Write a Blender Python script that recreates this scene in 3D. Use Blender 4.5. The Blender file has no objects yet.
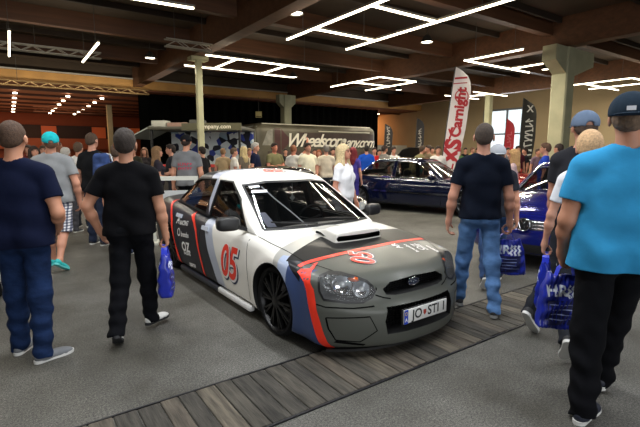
import bpy, bmesh, math, random
import numpy as np
from mathutils import Vector, Matrix
from mathutils.bvhtree import BVHTree
random.seed(7)
SC = bpy.context.scene
COL = SC.collection
PI = math.pi
rad = math.radians

# ------------------------------------------------------------------ camera and place
F_PX, PITCH, EYE, YAW = 440.0, 0.139, 1.57, rad(35)
CY, SY = math.cos(YAW), math.sin(YAW)

def hall(x, y):
    """ground position seen from the camera (right, ahead) -> hall coordinates"""
    return (CY * x + SY * y, -SY * x + CY * y)

def ray(u, v):
    x = (u - 320) / F_PX
    up = (213.5 - v) / F_PX
    y = math.cos(PITCH) + up * math.sin(PITCH)
    a, b = hall(x, y)
    return Vector((a, b, -math.sin(PITCH) + up * math.cos(PITCH)))

def on_z(u, v, z):
    r = ray(u, v)
    t = (z - EYE) / r.z
    return Vector((r.x * t, r.y * t, z))

def at(u, d, z=0.0):
    """point d metres ahead of the camera in picture column u"""
    a, b = hall((u - 320) / F_PX * d, d)
    return Vector((a, b, z))

# ------------------------------------------------------------------ materials
def lin(c):
    return tuple(((x / 12.92) if x <= 0.04045 else ((x + 0.055) / 1.055) ** 2.4) for x in c)

def hexc(h):
    return lin(tuple(int(h[i:i + 2], 16) / 255 for i in (0, 2, 4)))

MATS = {}
def mat(name, col, rough=0.6, metal=0.0, emit=0.0, var=0.0, scale=20.0, bump=0.0, bscale=60.0, coat=0.0, alpha=1.0, trans=0.0, stretch=None):
    if name in MATS:
        return MATS[name]
    m = bpy.data.materials.new(name)
    m.use_nodes = True
    nt = m.node_tree
    b = nt.nodes['Principled BSDF']
    c = hexc(col) if isinstance(col, str) else col
    b.inputs['Base Color'].default_value = (*c, 1)
    b.inputs['Roughness'].default_value = rough
    b.inputs['Metallic'].default_value = metal
    if rough > 0.84: b.inputs['Specular IOR Level'].default_value = 0.12
    b.inputs['Coat Weight'].default_value = coat
    b.inputs['Coat Roughness'].default_value = 0.04
    b.inputs['Alpha'].default_value = alpha
    b.inputs['Transmission Weight'].default_value = trans
    if emit:
        b.inputs['Emission Color'].default_value = (*c, 1)
        b.inputs['Emission Strength'].default_value = emit
    if var or bump:
        tc = nt.nodes.new('ShaderNodeTexCoord')
        src = tc.outputs['Object']
        if stretch:
            mp = nt.nodes.new('ShaderNodeMapping')
            mp.inputs['Scale'].default_value = stretch
            nt.links.new(src, mp.inputs[0])
            src = mp.outputs[0]
    if var:
        n = nt.nodes.new('ShaderNodeTexNoise')
        n.inputs['Scale'].default_value = scale
        n.inputs['Detail'].default_value = 5
        nt.links.new(src, n.inputs['Vector'])
        r = nt.nodes.new('ShaderNodeValToRGB')
        r.color_ramp.elements[0].position = 0.3
        r.color_ramp.elements[1].position = 0.72
        r.color_ramp.elements[0].color = (*[max(0, x * (1 - var)) for x in c], 1)
        r.color_ramp.elements[1].color = (*[min(1, x * (1 + var)) for x in c], 1)
        nt.links.new(n.outputs[0], r.inputs[0])
        nt.links.new(r.outputs[0], b.inputs['Base Color'])
    if bump:
        n = nt.nodes.new('ShaderNodeTexNoise')
        n.inputs['Scale'].default_value = bscale
        n.inputs['Detail'].default_value = 4
        nt.links.new(src, n.inputs['Vector'])
        bp = nt.nodes.new('ShaderNodeBump')
        bp.inputs['Strength'].default_value = bump
        bp.inputs['Distance'].default_value = 0.02
        nt.links.new(n.outputs[0], bp.inputs['Height'])
        nt.links.new(bp.outputs[0], b.inputs['Normal'])
    MATS[name] = m
    return m

def cloth(col):
    return mat('cloth_' + col, col, 0.92, var=0.08, scale=10, bump=0.22, bscale=11)
def denim(col):
    return mat('denim_' + col, col, 0.9, var=0.42, scale=6, bump=0.45, bscale=15, stretch=(1, 1, 1.6))
def paint(col, rough=0.28, metal=0.3, coat=0.8):
    return mat('paint_' + col, col, rough, metal, coat=coat)
def skinm(col='c98f73'):
    return mat('skin_' + col, col, 0.55, var=0.06, scale=9)
def hairm(col):
    return mat('hair_' + col, col, 0.8, var=0.3, scale=70, bump=0.3, bscale=130)

# ------------------------------------------------------------------ objects
def link(name, me, m=None, parent=None, loc=None, rotz=0.0):
    o = bpy.data.objects.new(name, me)
    COL.objects.link(o)
    if m is not None and me is not None:
        for x in (m if isinstance(m, (list, tuple)) else [m]):
            me.materials.append(x)
    if parent is not None:
        o.parent = parent
    if loc is not None:
        o.location = loc
    if rotz:
        o.rotation_euler = (0, 0, rotz)
    return o

def tag(o, label=None, cat=None, group=None, kind=None):
    if label: o['label'] = label
    if cat: o['category'] = cat
    if group: o['group'] = group
    if kind: o['kind'] = kind
    return o

def empty(name, loc=(0, 0, 0), rotz=0.0, label=None, cat=None, group=None):
    o = bpy.data.objects.new(name, None)
    COL.objects.link(o)
    o.location = loc
    o.rotation_euler = (0, 0, rotz)
    return tag(o, label, cat, group)

def mesh_np(name, V, Q, smooth=True, mi=None):
    me = bpy.data.meshes.new(name)
    V = np.asarray(V, np.float32); Q = np.asarray(Q, np.int32)
    n, k = Q.shape
    me.vertices.add(len(V)); me.vertices.foreach_set('co', V.ravel())
    me.loops.add(n * k); me.loops.foreach_set('vertex_index', Q.ravel())
    me.polygons.add(n)
    me.polygons.foreach_set('loop_start', np.arange(0, n * k, k, dtype=np.int32))
    me.polygons.foreach_set('use_smooth', np.full(n, smooth))
    if mi is not None:
        me.polygons.foreach_set('material_index', np.asarray(mi, np.int32))
    me.update(calc_edges=True)
    return me

def bm_mesh(name, bm, smooth=None):
    me = bpy.data.meshes.new(name)
    bm.to_mesh(me); bm.free()
    if smooth is not None:
        for p in me.polygons: p.use_smooth = True
        me.set_sharp_from_angle(angle=rad(smooth))
    return me

def add_box(bm, c, s, rot=None, mi=0):
    """box of full size s about c"""
    r = bmesh.ops.create_cube(bm, size=1)
    M = Matrix.Translation(c) @ (rot.to_4x4() if rot else Matrix()) @ Matrix.Diagonal((*s, 1))
    bmesh.ops.transform(bm, matrix=M, verts=r['verts'])
    if mi:
        for f in {f for v in r['verts'] for f in v.link_faces}: f.material_index = mi
    return r['verts']

def add_cyl(bm, a, b, r1, r2=None, seg=16, caps=True, mi=0):
    a = Vector(a); b = Vector(b); d = b - a
    r = bmesh.ops.create_cone(bm, cap_ends=caps, segments=seg, radius1=r1, radius2=r1 if r2 is None else r2, depth=d.length)
    M = Matrix.Translation((a + b) / 2) @ d.to_track_quat('Z', 'Y').to_matrix().to_4x4()
    bmesh.ops.transform(bm, matrix=M, verts=r['verts'])
    if mi:
        for f in {f for v in r['verts'] for f in v.link_faces}: f.material_index = mi
    return r['verts']

def add_ball(bm, c, r, seg=16, scl=(1, 1, 1)):
    q = bmesh.ops.create_uvsphere(bm, u_segments=seg, v_segments=max(6, seg // 2), radius=r)
    bmesh.ops.transform(bm, matrix=Matrix.Translation(c) @ Matrix.Diagonal((*scl, 1)), verts=q['verts'])

def add_tube(bm, pts, r, seg=8, close=False):
    """round bar through points"""
    pts = [Vector(p) for p in pts]
    n = len(pts); rings = []
    up = Vector((0.13, 0.21, 0.97)).normalized()
    for i, p in enumerate(pts):
        t = (pts[(i + 1) % n] - pts[i - 1]) if close else (pts[min(i + 1, n - 1)] - pts[max(i - 1, 0)])
        t.normalize()
        x = t.cross(up)
        if x.length < 1e-3: x = t.cross(Vector((1, 0, 0)))
        x.normalize(); y = t.cross(x)
        rr = r[i] if isinstance(r, (list, tuple)) else r
        rings.append([bm.verts.new(p + rr * (math.cos(2 * PI * k / seg) * x + math.sin(2 * PI * k / seg) * y)) for k in range(seg)])
    for i in range(n if close else n - 1):
        A, B = rings[i], rings[(i + 1) % n]
        for k in range(seg):
            bm.faces.new((A[k], A[(k + 1) % seg], B[(k + 1) % seg], B[k]))
    if not close:
        bm.faces.new(rings[0][::-1]); bm.faces.new(rings[-1])

def add_lathe(bm, prof, seg=32, M=None, mi=0):
    """profile [(r, z)] turned about z"""
    rings = [[bm.verts.new((r * math.cos(2 * PI * k / seg), r * math.sin(2 * PI * k / seg), z)) for k in range(seg)] for r, z in prof]
    for A, B in zip(rings, rings[1:]):
        for k in range(seg):
            f = bm.faces.new((A[k], A[(k + 1) % seg], B[(k + 1) % seg], B[k])); f.material_index = mi
    if M is not None:
        bmesh.ops.transform(bm, matrix=M, verts=[v for R in rings for v in R])

def add_prism(bm, poly, frame, h, mi=0):
    """polygon [(p, q)] in frame (origin, X, Y, Z) thickened by h along Z"""
    o, X, Y, Z = [Vector(f) for f in frame]
    A = [bm.verts.new(o + X * p + Y * q) for p, q in poly]
    B = [bm.verts.new(o + X * p + Y * q + Z * h) for p, q in poly]
    n = len(poly)
    fs = [bm.faces.new(A[::-1]), bm.faces.new(B)]
    for i in range(n):
        fs.append(bm.faces.new((A[i], A[(i + 1) % n], B[(i + 1) % n], B[i])))
    for f in fs: f.material_index = mi

def box_obj(name, c, s, m, parent=None, bevel=0.0, rot=None):
    bm = bmesh.new(); add_box(bm, c, s, rot)
    if bevel:
        bmesh.ops.bevel(bm, geom=bm.edges[:], offset=bevel, segments=2, affect='EDGES', profile=0.5)
    return link(name, bm_mesh(name, bm, 35), m, parent)

def boolean(me, cutter_bm, op='DIFFERENCE'):
    """mesh minus cutter, as a new mesh; cutter faces keep their material index"""
    bmesh.ops.recalc_face_normals(cutter_bm, faces=cutter_bm.faces[:])
    cm = bpy.data.meshes.new('tmp'); cutter_bm.to_mesh(cm); cutter_bm.free()
    a = bpy.data.objects.new('tmp_a', me); c = bpy.data.objects.new('tmp_c', cm)
    COL.objects.link(a); COL.objects.link(c)
    mod = a.modifiers.new('b', 'BOOLEAN'); mod.operation = op; mod.object = c; mod.solver = 'EXACT'
    dg = bpy.context.evaluated_depsgraph_get()
    out = bpy.data.meshes.new_from_object(a.evaluated_get(dg), preserve_all_data_layers=True, depsgraph=dg)
    bpy.data.objects.remove(a); bpy.data.objects.remove(c); bpy.data.meshes.remove(cm)
    return out

# ------------------------------------------------------------------ lettering and marks laid on a surface
def text_bm(s, size=1.0, bold=0.0, shear=0.0, space=1.0, extrude=0.0):
    cu = bpy.data.curves.new('t', 'FONT')
    cu.body = s; cu.size = size; cu.offset = bold; cu.shear = shear; cu.space_character = space
    cu.extrude = extrude; cu.align_x = 'CENTER'; cu.align_y = 'CENTER'; cu.resolution_u = 4
    o = bpy.data.objects.new('t', cu); COL.objects.link(o)
    dg = bpy.context.evaluated_depsgraph_get()
    me = bpy.data.meshes.new_from_object(o.evaluated_get(dg), depsgraph=dg)
    bpy.data.objects.remove(o); bpy.data.curves.remove(cu)
    bm = bmesh.new(); bm.from_mesh(me); bpy.data.meshes.remove(me)
    return bm

def poly_bm(polys):
    bm = bmesh.new()
    for p in polys:
        bm.faces.new([bm.verts.new((x, y, 0)) for x, y in p])
    return bm

def stroke_poly(pts, w):
    """outline of a band of width w along 2-D points, as quads"""
    P = [Vector((p[0], p[1])) for p in pts]; L = []; R = []
    for i, p in enumerate(P):
        t = (P[min(i + 1, len(P) - 1)] - P[max(i - 1, 0)]).normalized(); n = Vector((-t.y, t.x))
        L.append(p + n * w / 2); R.append(p - n * w / 2)
    return [(L[i], L[i + 1], R[i + 1], R[i]) for i in range(len(P) - 1)]

def grid_cut(bm, step):
    """cut flat shapes finely so that they follow a curved surface"""
    if not bm.verts: return
    for ax in (0, 1):
        lo = min(v.co[ax] for v in bm.verts); hi = max(v.co[ax] for v in bm.verts)
        k = math.ceil(lo / step)
        while k * step < hi:
            n = Vector((0, 0, 0)); n[ax] = 1; c = Vector((0, 0, 0)); c[ax] = k * step
            bmesh.ops.bisect_plane(bm, geom=bm.verts[:] + bm.edges[:] + bm.faces[:], dist=1e-6, plane_co=c, plane_no=n)
            k += 1

def lay_on(bm, bvh, frame, off=0.003, step=0.03, reach=3.0):
    """lay flat shapes (drawn in x, y) on a surface: frame = origin, X, Y; seen against the direction X x Y"""
    o, X, Y = [Vector(f) for f in frame]
    X.normalize(); Y.normalize(); Z = X.cross(Y)
    grid_cut(bm, step)
    if abs(Z.y) > 0.9 and reach > 2: reach = 1.15
    dead = []
    for v in bm.verts:
        p = o + X * v.co.x + Y * v.co.y + Z * 1.0
        hit, nrm, _, _ = bvh.ray_cast(p, -Z, reach)
        if hit is None: dead.append(v); continue
        if nrm.dot(Z) < 0: nrm = -nrm
        v.co = hit + nrm * off
    bmesh.ops.delete(bm, geom=dead, context='VERTS')
    return bm

def fatten(bm, t):
    """give a laid sheet thickness t along its normals, downwards"""
    bmesh.ops.recalc_face_normals(bm, faces=bm.faces[:])
    bmesh.ops.solidify(bm, geom=bm.faces[:], thickness=t)
# ------------------------------------------------------------------ soft bodies: blended limbs turned into one surface
class Soft:
    def __init__(s): s.p = []
    def rc(s, a, b, ra, rb, k=0.03, clip=None, sq=None):
        s.p.append(('rc', np.array(a, float), np.array(b, float), ra, rb, k, clip, sq)); return s
    def el(s, c, r, k=0.03, R=None, clip=None):
        s.p.append(('el', np.array(c, float), np.array(r, float), R, 0, k, clip, None)); return s
    def bounds(s):
        lo = np.full(3, 1e9); hi = -lo
        for q in s.p:
            if q[0] == 'rc':
                r = max(q[3], q[4])
                lo = np.minimum(lo, np.minimum(q[1], q[2]) - r); hi = np.maximum(hi, np.maximum(q[1], q[2]) + r)
            else:
                r = q[2].max() if q[3] is not None else q[2]
                lo = np.minimum(lo, q[1] - r); hi = np.maximum(hi, q[1] + r)
        return lo, hi
    def mesh(s, h, post=None, relax=1):
        lo, hi = s.bounds(); lo = lo - 3 * h; hi = hi + 3 * h
        n = np.ceil((hi - lo) / h).astype(int) + 1
        ax = [lo[i] + h * np.arange(n[i]) for i in range(3)]
        F = np.full(n, 0.3, np.float32)
        for q in s.p:
            k = q[5]
            if q[0] == 'rc':
                r = max(q[3], q[4]); l = np.minimum(q[1], q[2]) - r; u = np.maximum(q[1], q[2]) + r
            else:
                r = q[2].max() if q[3] is not None else q[2]; l = q[1] - r; u = q[1] + r
            m = k + 2.5 * h
            i0 = np.maximum(0, np.floor((l - m - lo) / h).astype(int)); i1 = np.minimum(n, np.ceil((u + m - lo) / h).astype(int) + 1)
            sl = tuple(slice(i0[i], i1[i]) for i in range(3))
            X = ax[0][sl[0]][:, None, None]; Y = ax[1][sl[1]][None, :, None]; Z = ax[2][sl[2]][None, None, :]
            if q[0] == 'rc':
                a, b = q[1], q[2]; d = b - a; dd = max(d @ d, 1e-9)
                t = np.clip(((X - a[0]) * d[0] + (Y - a[1]) * d[1] + (Z - a[2]) * d[2]) / dd, 0, 1)
                D = np.sqrt((X - a[0] - t * d[0]) ** 2 + (Y - a[1] - t * d[1]) ** 2 + (Z - a[2] - t * d[2]) ** 2) - (q[3] + (q[4] - q[3]) * t)
            else:
                px, py, pz = X - q[1][0], Y - q[1][1], Z - q[1][2]
                if q[3] is not None:
                    R = q[3]
                    px, py, pz = (R[0][0] * px + R[1][0] * py + R[2][0] * pz, R[0][1] * px + R[1][1] * py + R[2][1] * pz, R[0][2] * px + R[1][2] * py + R[2][2] * pz)
                rx, ry, rz = q[2]
                k0 = np.sqrt((px / rx) ** 2 + (py / ry) ** 2 + (pz / rz) ** 2)
                k1 = np.sqrt((px / rx ** 2) ** 2 + (py / ry ** 2) ** 2 + (pz / rz ** 2) ** 2) + 1e-6
                D = k0 * (k0 - 1) / k1
            for c, nn in (q[6] or ()):
                D = np.maximum(D, (X - c[0]) * nn[0] + (Y - c[1]) * nn[1] + (Z - c[2]) * nn[2])
            A = F[sl]; g = np.maximum(k - np.abs(A - D), 0) / k
            F[sl] = np.minimum(A, D) - g * g * k * 0.25
        if post is not None:
            F = post(F, ax[0][:, None, None], ax[1][None, :, None], ax[2][None, None, :]).astype(np.float32)
        return surface(F, lo, h, relax)

def surface(F, lo, h, relax=1):
    S = F < 0
    n = np.array(F.shape)
    c = np.zeros(n - 1, np.int8)
    for i in (0, 1):
        for j in (0, 1):
            for k in (0, 1):
                c += S[i:n[0] - 1 + i, j:n[1] - 1 + j, k:n[2] - 1 + k]
    act = (c > 0) & (c < 8)
    I = np.argwhere(act)
    idx = np.full(n - 1, -1, np.int32); idx[act] = np.arange(len(I))
    pos = np.zeros((len(I), 3)); cnt = np.zeros(len(I))
    cor = [np.array(q) for q in ((0,0,0),(1,0,0),(0,1,0),(1,1,0),(0,0,1),(1,0,1),(0,1,1),(1,1,1))]
    val = [F[I[:, 0] + q[0], I[:, 1] + q[1], I[:, 2] + q[2]] for q in cor]
    for a, b in ((0,1),(2,3),(4,5),(6,7),(0,2),(1,3),(4,6),(5,7),(0,4),(1,5),(2,6),(3,7)):
        m = (val[a] < 0) != (val[b] < 0)
        t = np.where(m, val[a] / np.where(m, val[a] - val[b], 1), 0)
        pos += m[:, None] * (cor[a] + t[:, None] * (cor[b] - cor[a])); cnt += m
    V = lo + h * (I + pos / cnt[:, None])
    Q = []
    for axn in range(3):
        sl0 = [slice(1, -1)] * 3; sl1 = [slice(1, -1)] * 3
        sl0[axn] = slice(0, -1); sl1[axn] = slice(1, None)
        A = S[tuple(sl0)]; B = S[tuple(sl1)]
        E = np.argwhere(A != B)
        if not len(E): continue
        o = np.ones(3, int); o[axn] = 0
        G = E + o
        fl = A[tuple(E.T)]
        u, v = (axn + 1) % 3, (axn + 2) % 3
        du = np.zeros(3, int); du[u] = 1; dv = np.zeros(3, int); dv[v] = 1
        q = np.stack([idx[tuple((G - x).T)] for x in (du + dv, dv, 0 * du, du)], 1)
        q[~fl] = q[~fl][:, ::-1]
        Q.append(q)
    Q = np.concatenate(Q)
    for _ in range(relax):
        acc = np.zeros_like(V); w = np.zeros(len(V))
        for k in range(4):
            acc_i = Q[:, k]; nb = Q[:, (k + 1) % 4]
            for d in range(3):
                acc[:, d] += np.bincount(acc_i, V[nb, d], len(V)); 
            w += np.bincount(acc_i, minlength=len(V))
        V = V * 0.5 + 0.5 * acc / w[:, None]
    return V, Q

def wrinkle(X, Y, Z, f, ph=0.0):
    return (np.sin(f * (0.9 * Z + 0.35 * X + 0.2 * Y) + ph + 1.7 * np.sin(f * 0.31 * (X - Y) + ph)) + np.sin(f * 0.7 * (0.6 * X - 0.8 * Z + 0.5 * Y) + 2 * ph)) * 0.5
# ------------------------------------------------------------------ people
def unit(v):
    v = np.array(v, float); return v / np.linalg.norm(v)

def leg_pose(swing=0.0, bend=0.0, out=0.0, toe=0.0, lift=0.0):
    return dict(swing=swing, bend=bend, out=out, toe=toe, lift=lift)

ARM_DOWN = ((0.22, -0.06, -1.0), (0.10, 0.16, -1.0))      # upper arm, forearm (outwards, forwards, up)
ARM_CROSS = ((0.25, 0.25, -1.0), (-0.95, 0.55, 0.12))
ARM_FRONT = ((0.15, 0.1, -1.0), (-0.25, 0.95, -0.25))
ARM_UP = ((0.5, 0.45, 0.75), (0.0, 0.25, 1.0))
ARM_HIP = ((0.75, -0.25, -0.75), (-0.35, 0.25, -0.9))

def person(label, pos, head, H=1.78, w=1.0, belly=0.0, legs=None, arms=None, look=(0, 0), lean=0.0,
           shirt=None, sleeve=0.62, hem=0.90, trousers=None, tlen='long', shoes=None, sole=None, sock=None,
           hair=None, hstyle='short', cap=None, capback=False, skin='c98f73', vox=0.0075, curl=(0.5, 0.5),
           female=False, group=None, sole_up=(0, 0), brow='3a2a20', loose=0.0, mark=None):
    """a standing or walking figure; local +Y is the way it faces. Returns the object and its hand points."""
    S = H / 1.78
    L = legs or (leg_pose(2, 2, 3, -8), leg_pose(-2, 2, 3, 8))
    A = arms or (ARM_DOWN, ARM_DOWN)
    sh = 0.185 * (0.9 if female else 1.0) * (0.55 + 0.45 * w)
    hipx = 0.088
    J = {}
    low = []
    for i, sx in enumerate((-1, 1)):
        q = L[i]
        hip = np.array((sx * hipx, 0.0, 0.93))
        t = rad(q['swing']); o = rad(q['out']); b = rad(q['swing'] - q['bend'])
        kn = hip + 0.44 * unit((sx * math.sin(o), math.sin(t), -math.cos(t)))
        an = kn + 0.42 * unit((sx * math.sin(o) * 0.6, math.sin(b), -math.cos(b)))
        fd = rad(q['toe']); li = rad(q['lift'])
        f = np.array((math.sin(fd) * math.cos(li), math.cos(fd) * math.cos(li), -math.sin(li)))
        fz = np.array((math.sin(fd) * math.sin(li), math.cos(fd) * math.sin(li), math.cos(li)))
        J[i] = (hip, kn, an, f, fz)
        heel = an - 0.075 * fz - 0.055 * f; toe = an - 0.075 * fz + 0.2 * f
        low += [heel[2], toe[2]]
    dz = -min(low)
    for i in (0, 1):
        J[i] = tuple(x + (0, 0, dz) if n < 3 else x for n, x in enumerate(J[i]))
    pz = 0.93 + dz                                                 # hip height after the stride
    ly = math.tan(rad(lean))
    def T(x, y, z):                                                # torso point, leaning about the hips
        z2 = z - 0.93 + pz
        return np.array((x, y + (z - 0.93) * ly, z2))
    hy, hp = rad(look[0]), rad(look[1])
    Rh = np.array(Matrix.Rotation(hy, 3, 'Z') @ Matrix.Rotation(hp, 3, 'X'))
    nk = T(0, -0.005, 1.545)
    def Hd(x, y, z):                                               # head point
        return nk + Rh @ ((np.array((x, y, z)) - (0, -0.005, 1.545)) * HS)
    HS = 1.07                                                      # head size
    k = 0.03
    # ---- body
    B = Soft()
    def torso(s, c, kk, loose_=0.0, full=True):
        ww = w * (0.92 if female else 1.0)
        s.el(T(0, 0, 0.99), (0.155 * ww + c, 0.105 * ww + c + belly * 0.3, 0.12 + c), kk)
        s.el(T(0.075 * ww, -0.045, 0.93), (0.085 * ww + c, 0.085 * ww + c, 0.095 + c), kk)
        s.el(T(-0.075 * ww, -0.045, 0.93), (0.085 * ww + c, 0.085 * ww + c, 0.095 + c), kk)
        s.el(T(0, 0.012 + belly * 0.5, 1.14), (0.138 * ww + c + belly * 0.35 + loose_, 0.10 * ww + c + belly + loose_, 0.17 + c), kk)
        s.el(T(0, 0.0, 1.31), (0.165 * ww + c, 0.108 * ww + c, 0.165 + c), kk)
        s.rc(T(-sh + 0.05, -0.01, 1.415), T(sh - 0.05, -0.01, 1.415), 0.062 + c, 0.062 + c, kk)
        s.rc(T(-sh + 0.02, -0.005, 1.418), T(-0.03, -0.025, 1.485), 0.046 + c, 0.05 + c, kk)
        s.rc(T(sh - 0.02, -0.005, 1.418), T(0.03, -0.025, 1.485), 0.046 + c, 0.05 + c, kk)
        if female:
            for sx in (-1, 1): s.el(T(sx * 0.07, 0.085, 1.285), (0.068 + c, 0.062 + c, 0.068 + c), kk)
    torso(B, -0.004, k)
    B.rc(T(0, -0.018, 1.49), Hd(0, -0.005, 1.62), 0.058 * (0.85 if female else 1) * (0.7 + 0.3 * w), 0.053 * (0.88 if female else 1), 0.02)
    B.el(Hd(0, -0.008, 1.690), (0.074 * HS, 0.094 * HS, 0.088 * HS), 0.02, Rh.tolist())
    B.el(Hd(0, 0.030, 1.630), (0.056 * HS, 0.060 * HS, 0.066 * HS), 0.03, Rh.tolist())
    B.el(Hd(0, 0.065, 1.588), (0.026 * HS, 0.024 * HS, 0.022 * HS), 0.03, Rh.tolist())
    B.rc(Hd(0, 0.086, 1.672), Hd(0, 0.104, 1.638), 0.009, 0.015, 0.014)
    B.el(Hd(0, 0.086, 1.607), (0.024 * HS, 0.010 * HS, 0.009 * HS), 0.012, Rh.tolist())
    B.rc(Hd(-0.035, 0.078, 1.694), Hd(0.035, 0.078, 1.694), 0.010, 0.010, 0.02)
    for sx in (-1, 1):
        B.el(Hd(sx * 0.080, -0.004, 1.655), (0.010 * HS, 0.021 * HS, 0.032 * HS), 0.010, Rh.tolist())
    hands = []
    arms_j = []
    for i, sx in enumerate((-1, 1)):
        s0 = T(sx * sh, -0.005, 1.408)
        u = unit((A[i][0][0] * sx, A[i][0][1], A[i][0][2])); f = unit((A[i][1][0] * sx, A[i][1][1], A[i][1][2]))
        el = s0 + 0.295 * u; wr = el + 0.25 * f
        arms_j.append((s0, el, wr, u, f))
        aw = (0.6 + 0.4 * w) * (0.84 if female else 1)
        B.rc(s0, s0 + 0.15 * u, 0.057 * aw, 0.052 * aw, k)
        B.rc(s0 + 0.15 * u, el, 0.051 * aw, 0.041 * aw, k)
        B.rc(el, el + 0.09 * f, 0.041 * aw, 0.043 * aw, k)
        B.rc(el + 0.09 * f, wr, 0.042 * aw, 0.027 * aw, k)
        # hand: palm, four fingers, thumb; the palm faces the thigh
        side = np.array((-sx, 0, 0), float)                        # palm normal, towards the body
        pn = unit(side - f * (side @ f)) if abs(side @ f) < 0.95 else unit(np.array((0, 0, -1.0)))
        lat = np.cross(f, pn); lat = lat if lat[1] > 0 else -lat   # towards the thumb (forwards)
        pc = wr + 0.045 * f
        B.rc(wr, wr + 0.03 * f, 0.027 * aw, 0.03, 0.02)
        for t in (-0.024, -0.008, 0.008, 0.024):
            B.rc(wr + 0.02 * f + lat * t * 0.7, wr + 0.088 * f + lat * t, 0.016, 0.0125, 0.012)
        cu = curl[i]
        for n, t in enumerate((0.029, 0.010, -0.010, -0.029)):
            ln = (0.040, 0.045, 0.042, 0.033)[n]
            p = wr + 0.09 * f + lat * t
            ang = 0.25
            for seg in range(3):
                ang += cu * (0.55 if seg == 0 else 0.95) 
                d = f * math.cos(ang) + pn * math.sin(ang)
                p2 = p + d * ln * (1, 0.72, 0.6)[seg]
                B.rc(p, p2, 0.0095 - 0.0007 * seg, 0.0088 - 0.0008 * seg, 0.004)
                p = p2
        tb = wr + 0.03 * f + lat * 0.026 + pn * 0.008
        t1 = tb + unit(f * 0.75 + lat * 0.55 + pn * (0.3 + 0.5 * cu)) * 0.042
        t2 = t1 + unit(f * 0.8 + lat * (0.25 - 0.5 * cu) + pn * (0.35 + 0.6 * cu)) * 0.034
        B.rc(tb, t1, 0.0135, 0.011, 0.010); B.rc(t1, t2, 0.0105, 0.0088, 0.006)
        hands.append((wr + 0.098 * f + pn * 0.028, f, lat))
        hip, kn, an, fo, fz = J[i]
        lw = (0.5 + 0.5 * w) * (0.86 if trousers and tlen in ('long', 'slim') else 1)
        B.rc(hip, kn, 0.082 * lw, 0.053 * lw, k); B.rc(kn, an, 0.053 * lw, 0.036, k)
        B.rc(kn + (an - kn) * 0.15 - fo * 0.012, kn + (an - kn) * 0.5 - fo * 0.014, 0.05 * lw, 0.046 * lw, k)
        B.rc(an, an + 0.02 * fo - 0.03 * fz, 0.036, 0.036, 0.02)
        B.rc(an - 0.03 * fz - 0.02 * fo, an - 0.045 * fz + 0.1 * fo, 0.03, 0.025, 0.02)
    V, Q = B.mesh(vox)
    me = mesh_np('person', V * S, Q)
    c = V[Q].mean(1)
    hl = (c - nk) @ Rh / HS + (0, -0.005, 1.545)                        # face marks by head-local place
    mi = np.zeros(len(Q), np.int32)
    ax_, ay_, az_ = np.abs(hl[:, 0]), hl[:, 1], hl[:, 2]
    if vox < 0.012:
        mi[(ay_ > 0.06) & (np.hypot((ax_ - 0.031) / 0.013, (az_ - 1.672) / 0.006) < 1)] = 1
        mi[(ay_ > 0.06) & (np.hypot(ax_ / 0.024, (az_ - 1.607) / 0.009) < 1)] = 2
    mi[(ay_ > 0.05) & (np.hypot((ax_ - 0.033) / 0.022, (az_ - 1.694) / 0.006) < 1)] = 3
    me.polygons.foreach_set('material_index', mi)
    root = link('person', me, [skinm(skin), mat('eye_dark', '2a201c', 0.25), mat('lips', 'a4584e', 0.5), hairm(brow)], None, pos, head - PI / 2)
    tag(root, label, 'person', group)
    # ---- shirt
    if shirt:
        sh_h = hem - 0.93 + pz
        C = Soft()
        torso(C, 0.014 + loose * 0.3, 0.035, loose)
        C.rc(T(0, 0.0, 1.25), T(0, 0.005, hem - 0.06), 0.10, 0.105 + loose, 0.06)
        ww = w * (0.92 if female else 1.0)
        for sx in (-1, 1):
            C.rc(T(sx * 0.07 * ww, -0.002, 1.25), T(sx * 0.088 * ww, -0.008, hem - 0.08), 0.10 * ww + 0.01, (0.098 if hem < 1 else 0.085) * ww + 0.012 + loose, 0.05)
        for i, (s0, el, wr, u, f) in enumerate(arms_j):
            if sleeve > 1:
                C.rc(s0, el, 0.07, 0.056, 0.035); C.rc(el, wr, 0.056, 0.043, 0.03, clip=[(wr - 0.02 * f, f)])
            else:
                e = s0 + 0.295 * sleeve * u
                C.rc(s0 - u * 0.0, e + u * 0.06, 0.066 * (0.6 + 0.4 * w) * (0.86 if female else 1), 0.066 * (0.6 + 0.4 * w) * (0.86 if female else 1) + loose * 0.5, 0.03, clip=[(e, u)])
        amp = 0.0095
        def post(F, X, Y, Z):
            F = F + (amp * wrinkle(X, Y, Z, 34, len(label)) + 0.003 * wrinkle(Z * 0.4, X, Y, 70, 2.0)) * np.clip((pz + 0.5 - Z) / 0.4, 0.15, 1)
            nz = nk[2] - 0.035
            D = np.sqrt(X ** 2 + (Y - nk[1] + 0.012) ** 2 + ((Z - nz - 0.03) * 0.9) ** 2) - 0.074   # neck opening
            F = np.maximum(F, -D)
            return np.maximum(F, (sh_h + 0.006 * np.sin(9 * X + 5 * Y)) - Z - 0.03 * Y * 0)
        V, Q = C.mesh(vox, post)
        link('t_shirt' if not female else 'top', mesh_np('t_shirt', V * S, Q), shirt, root)
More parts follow.
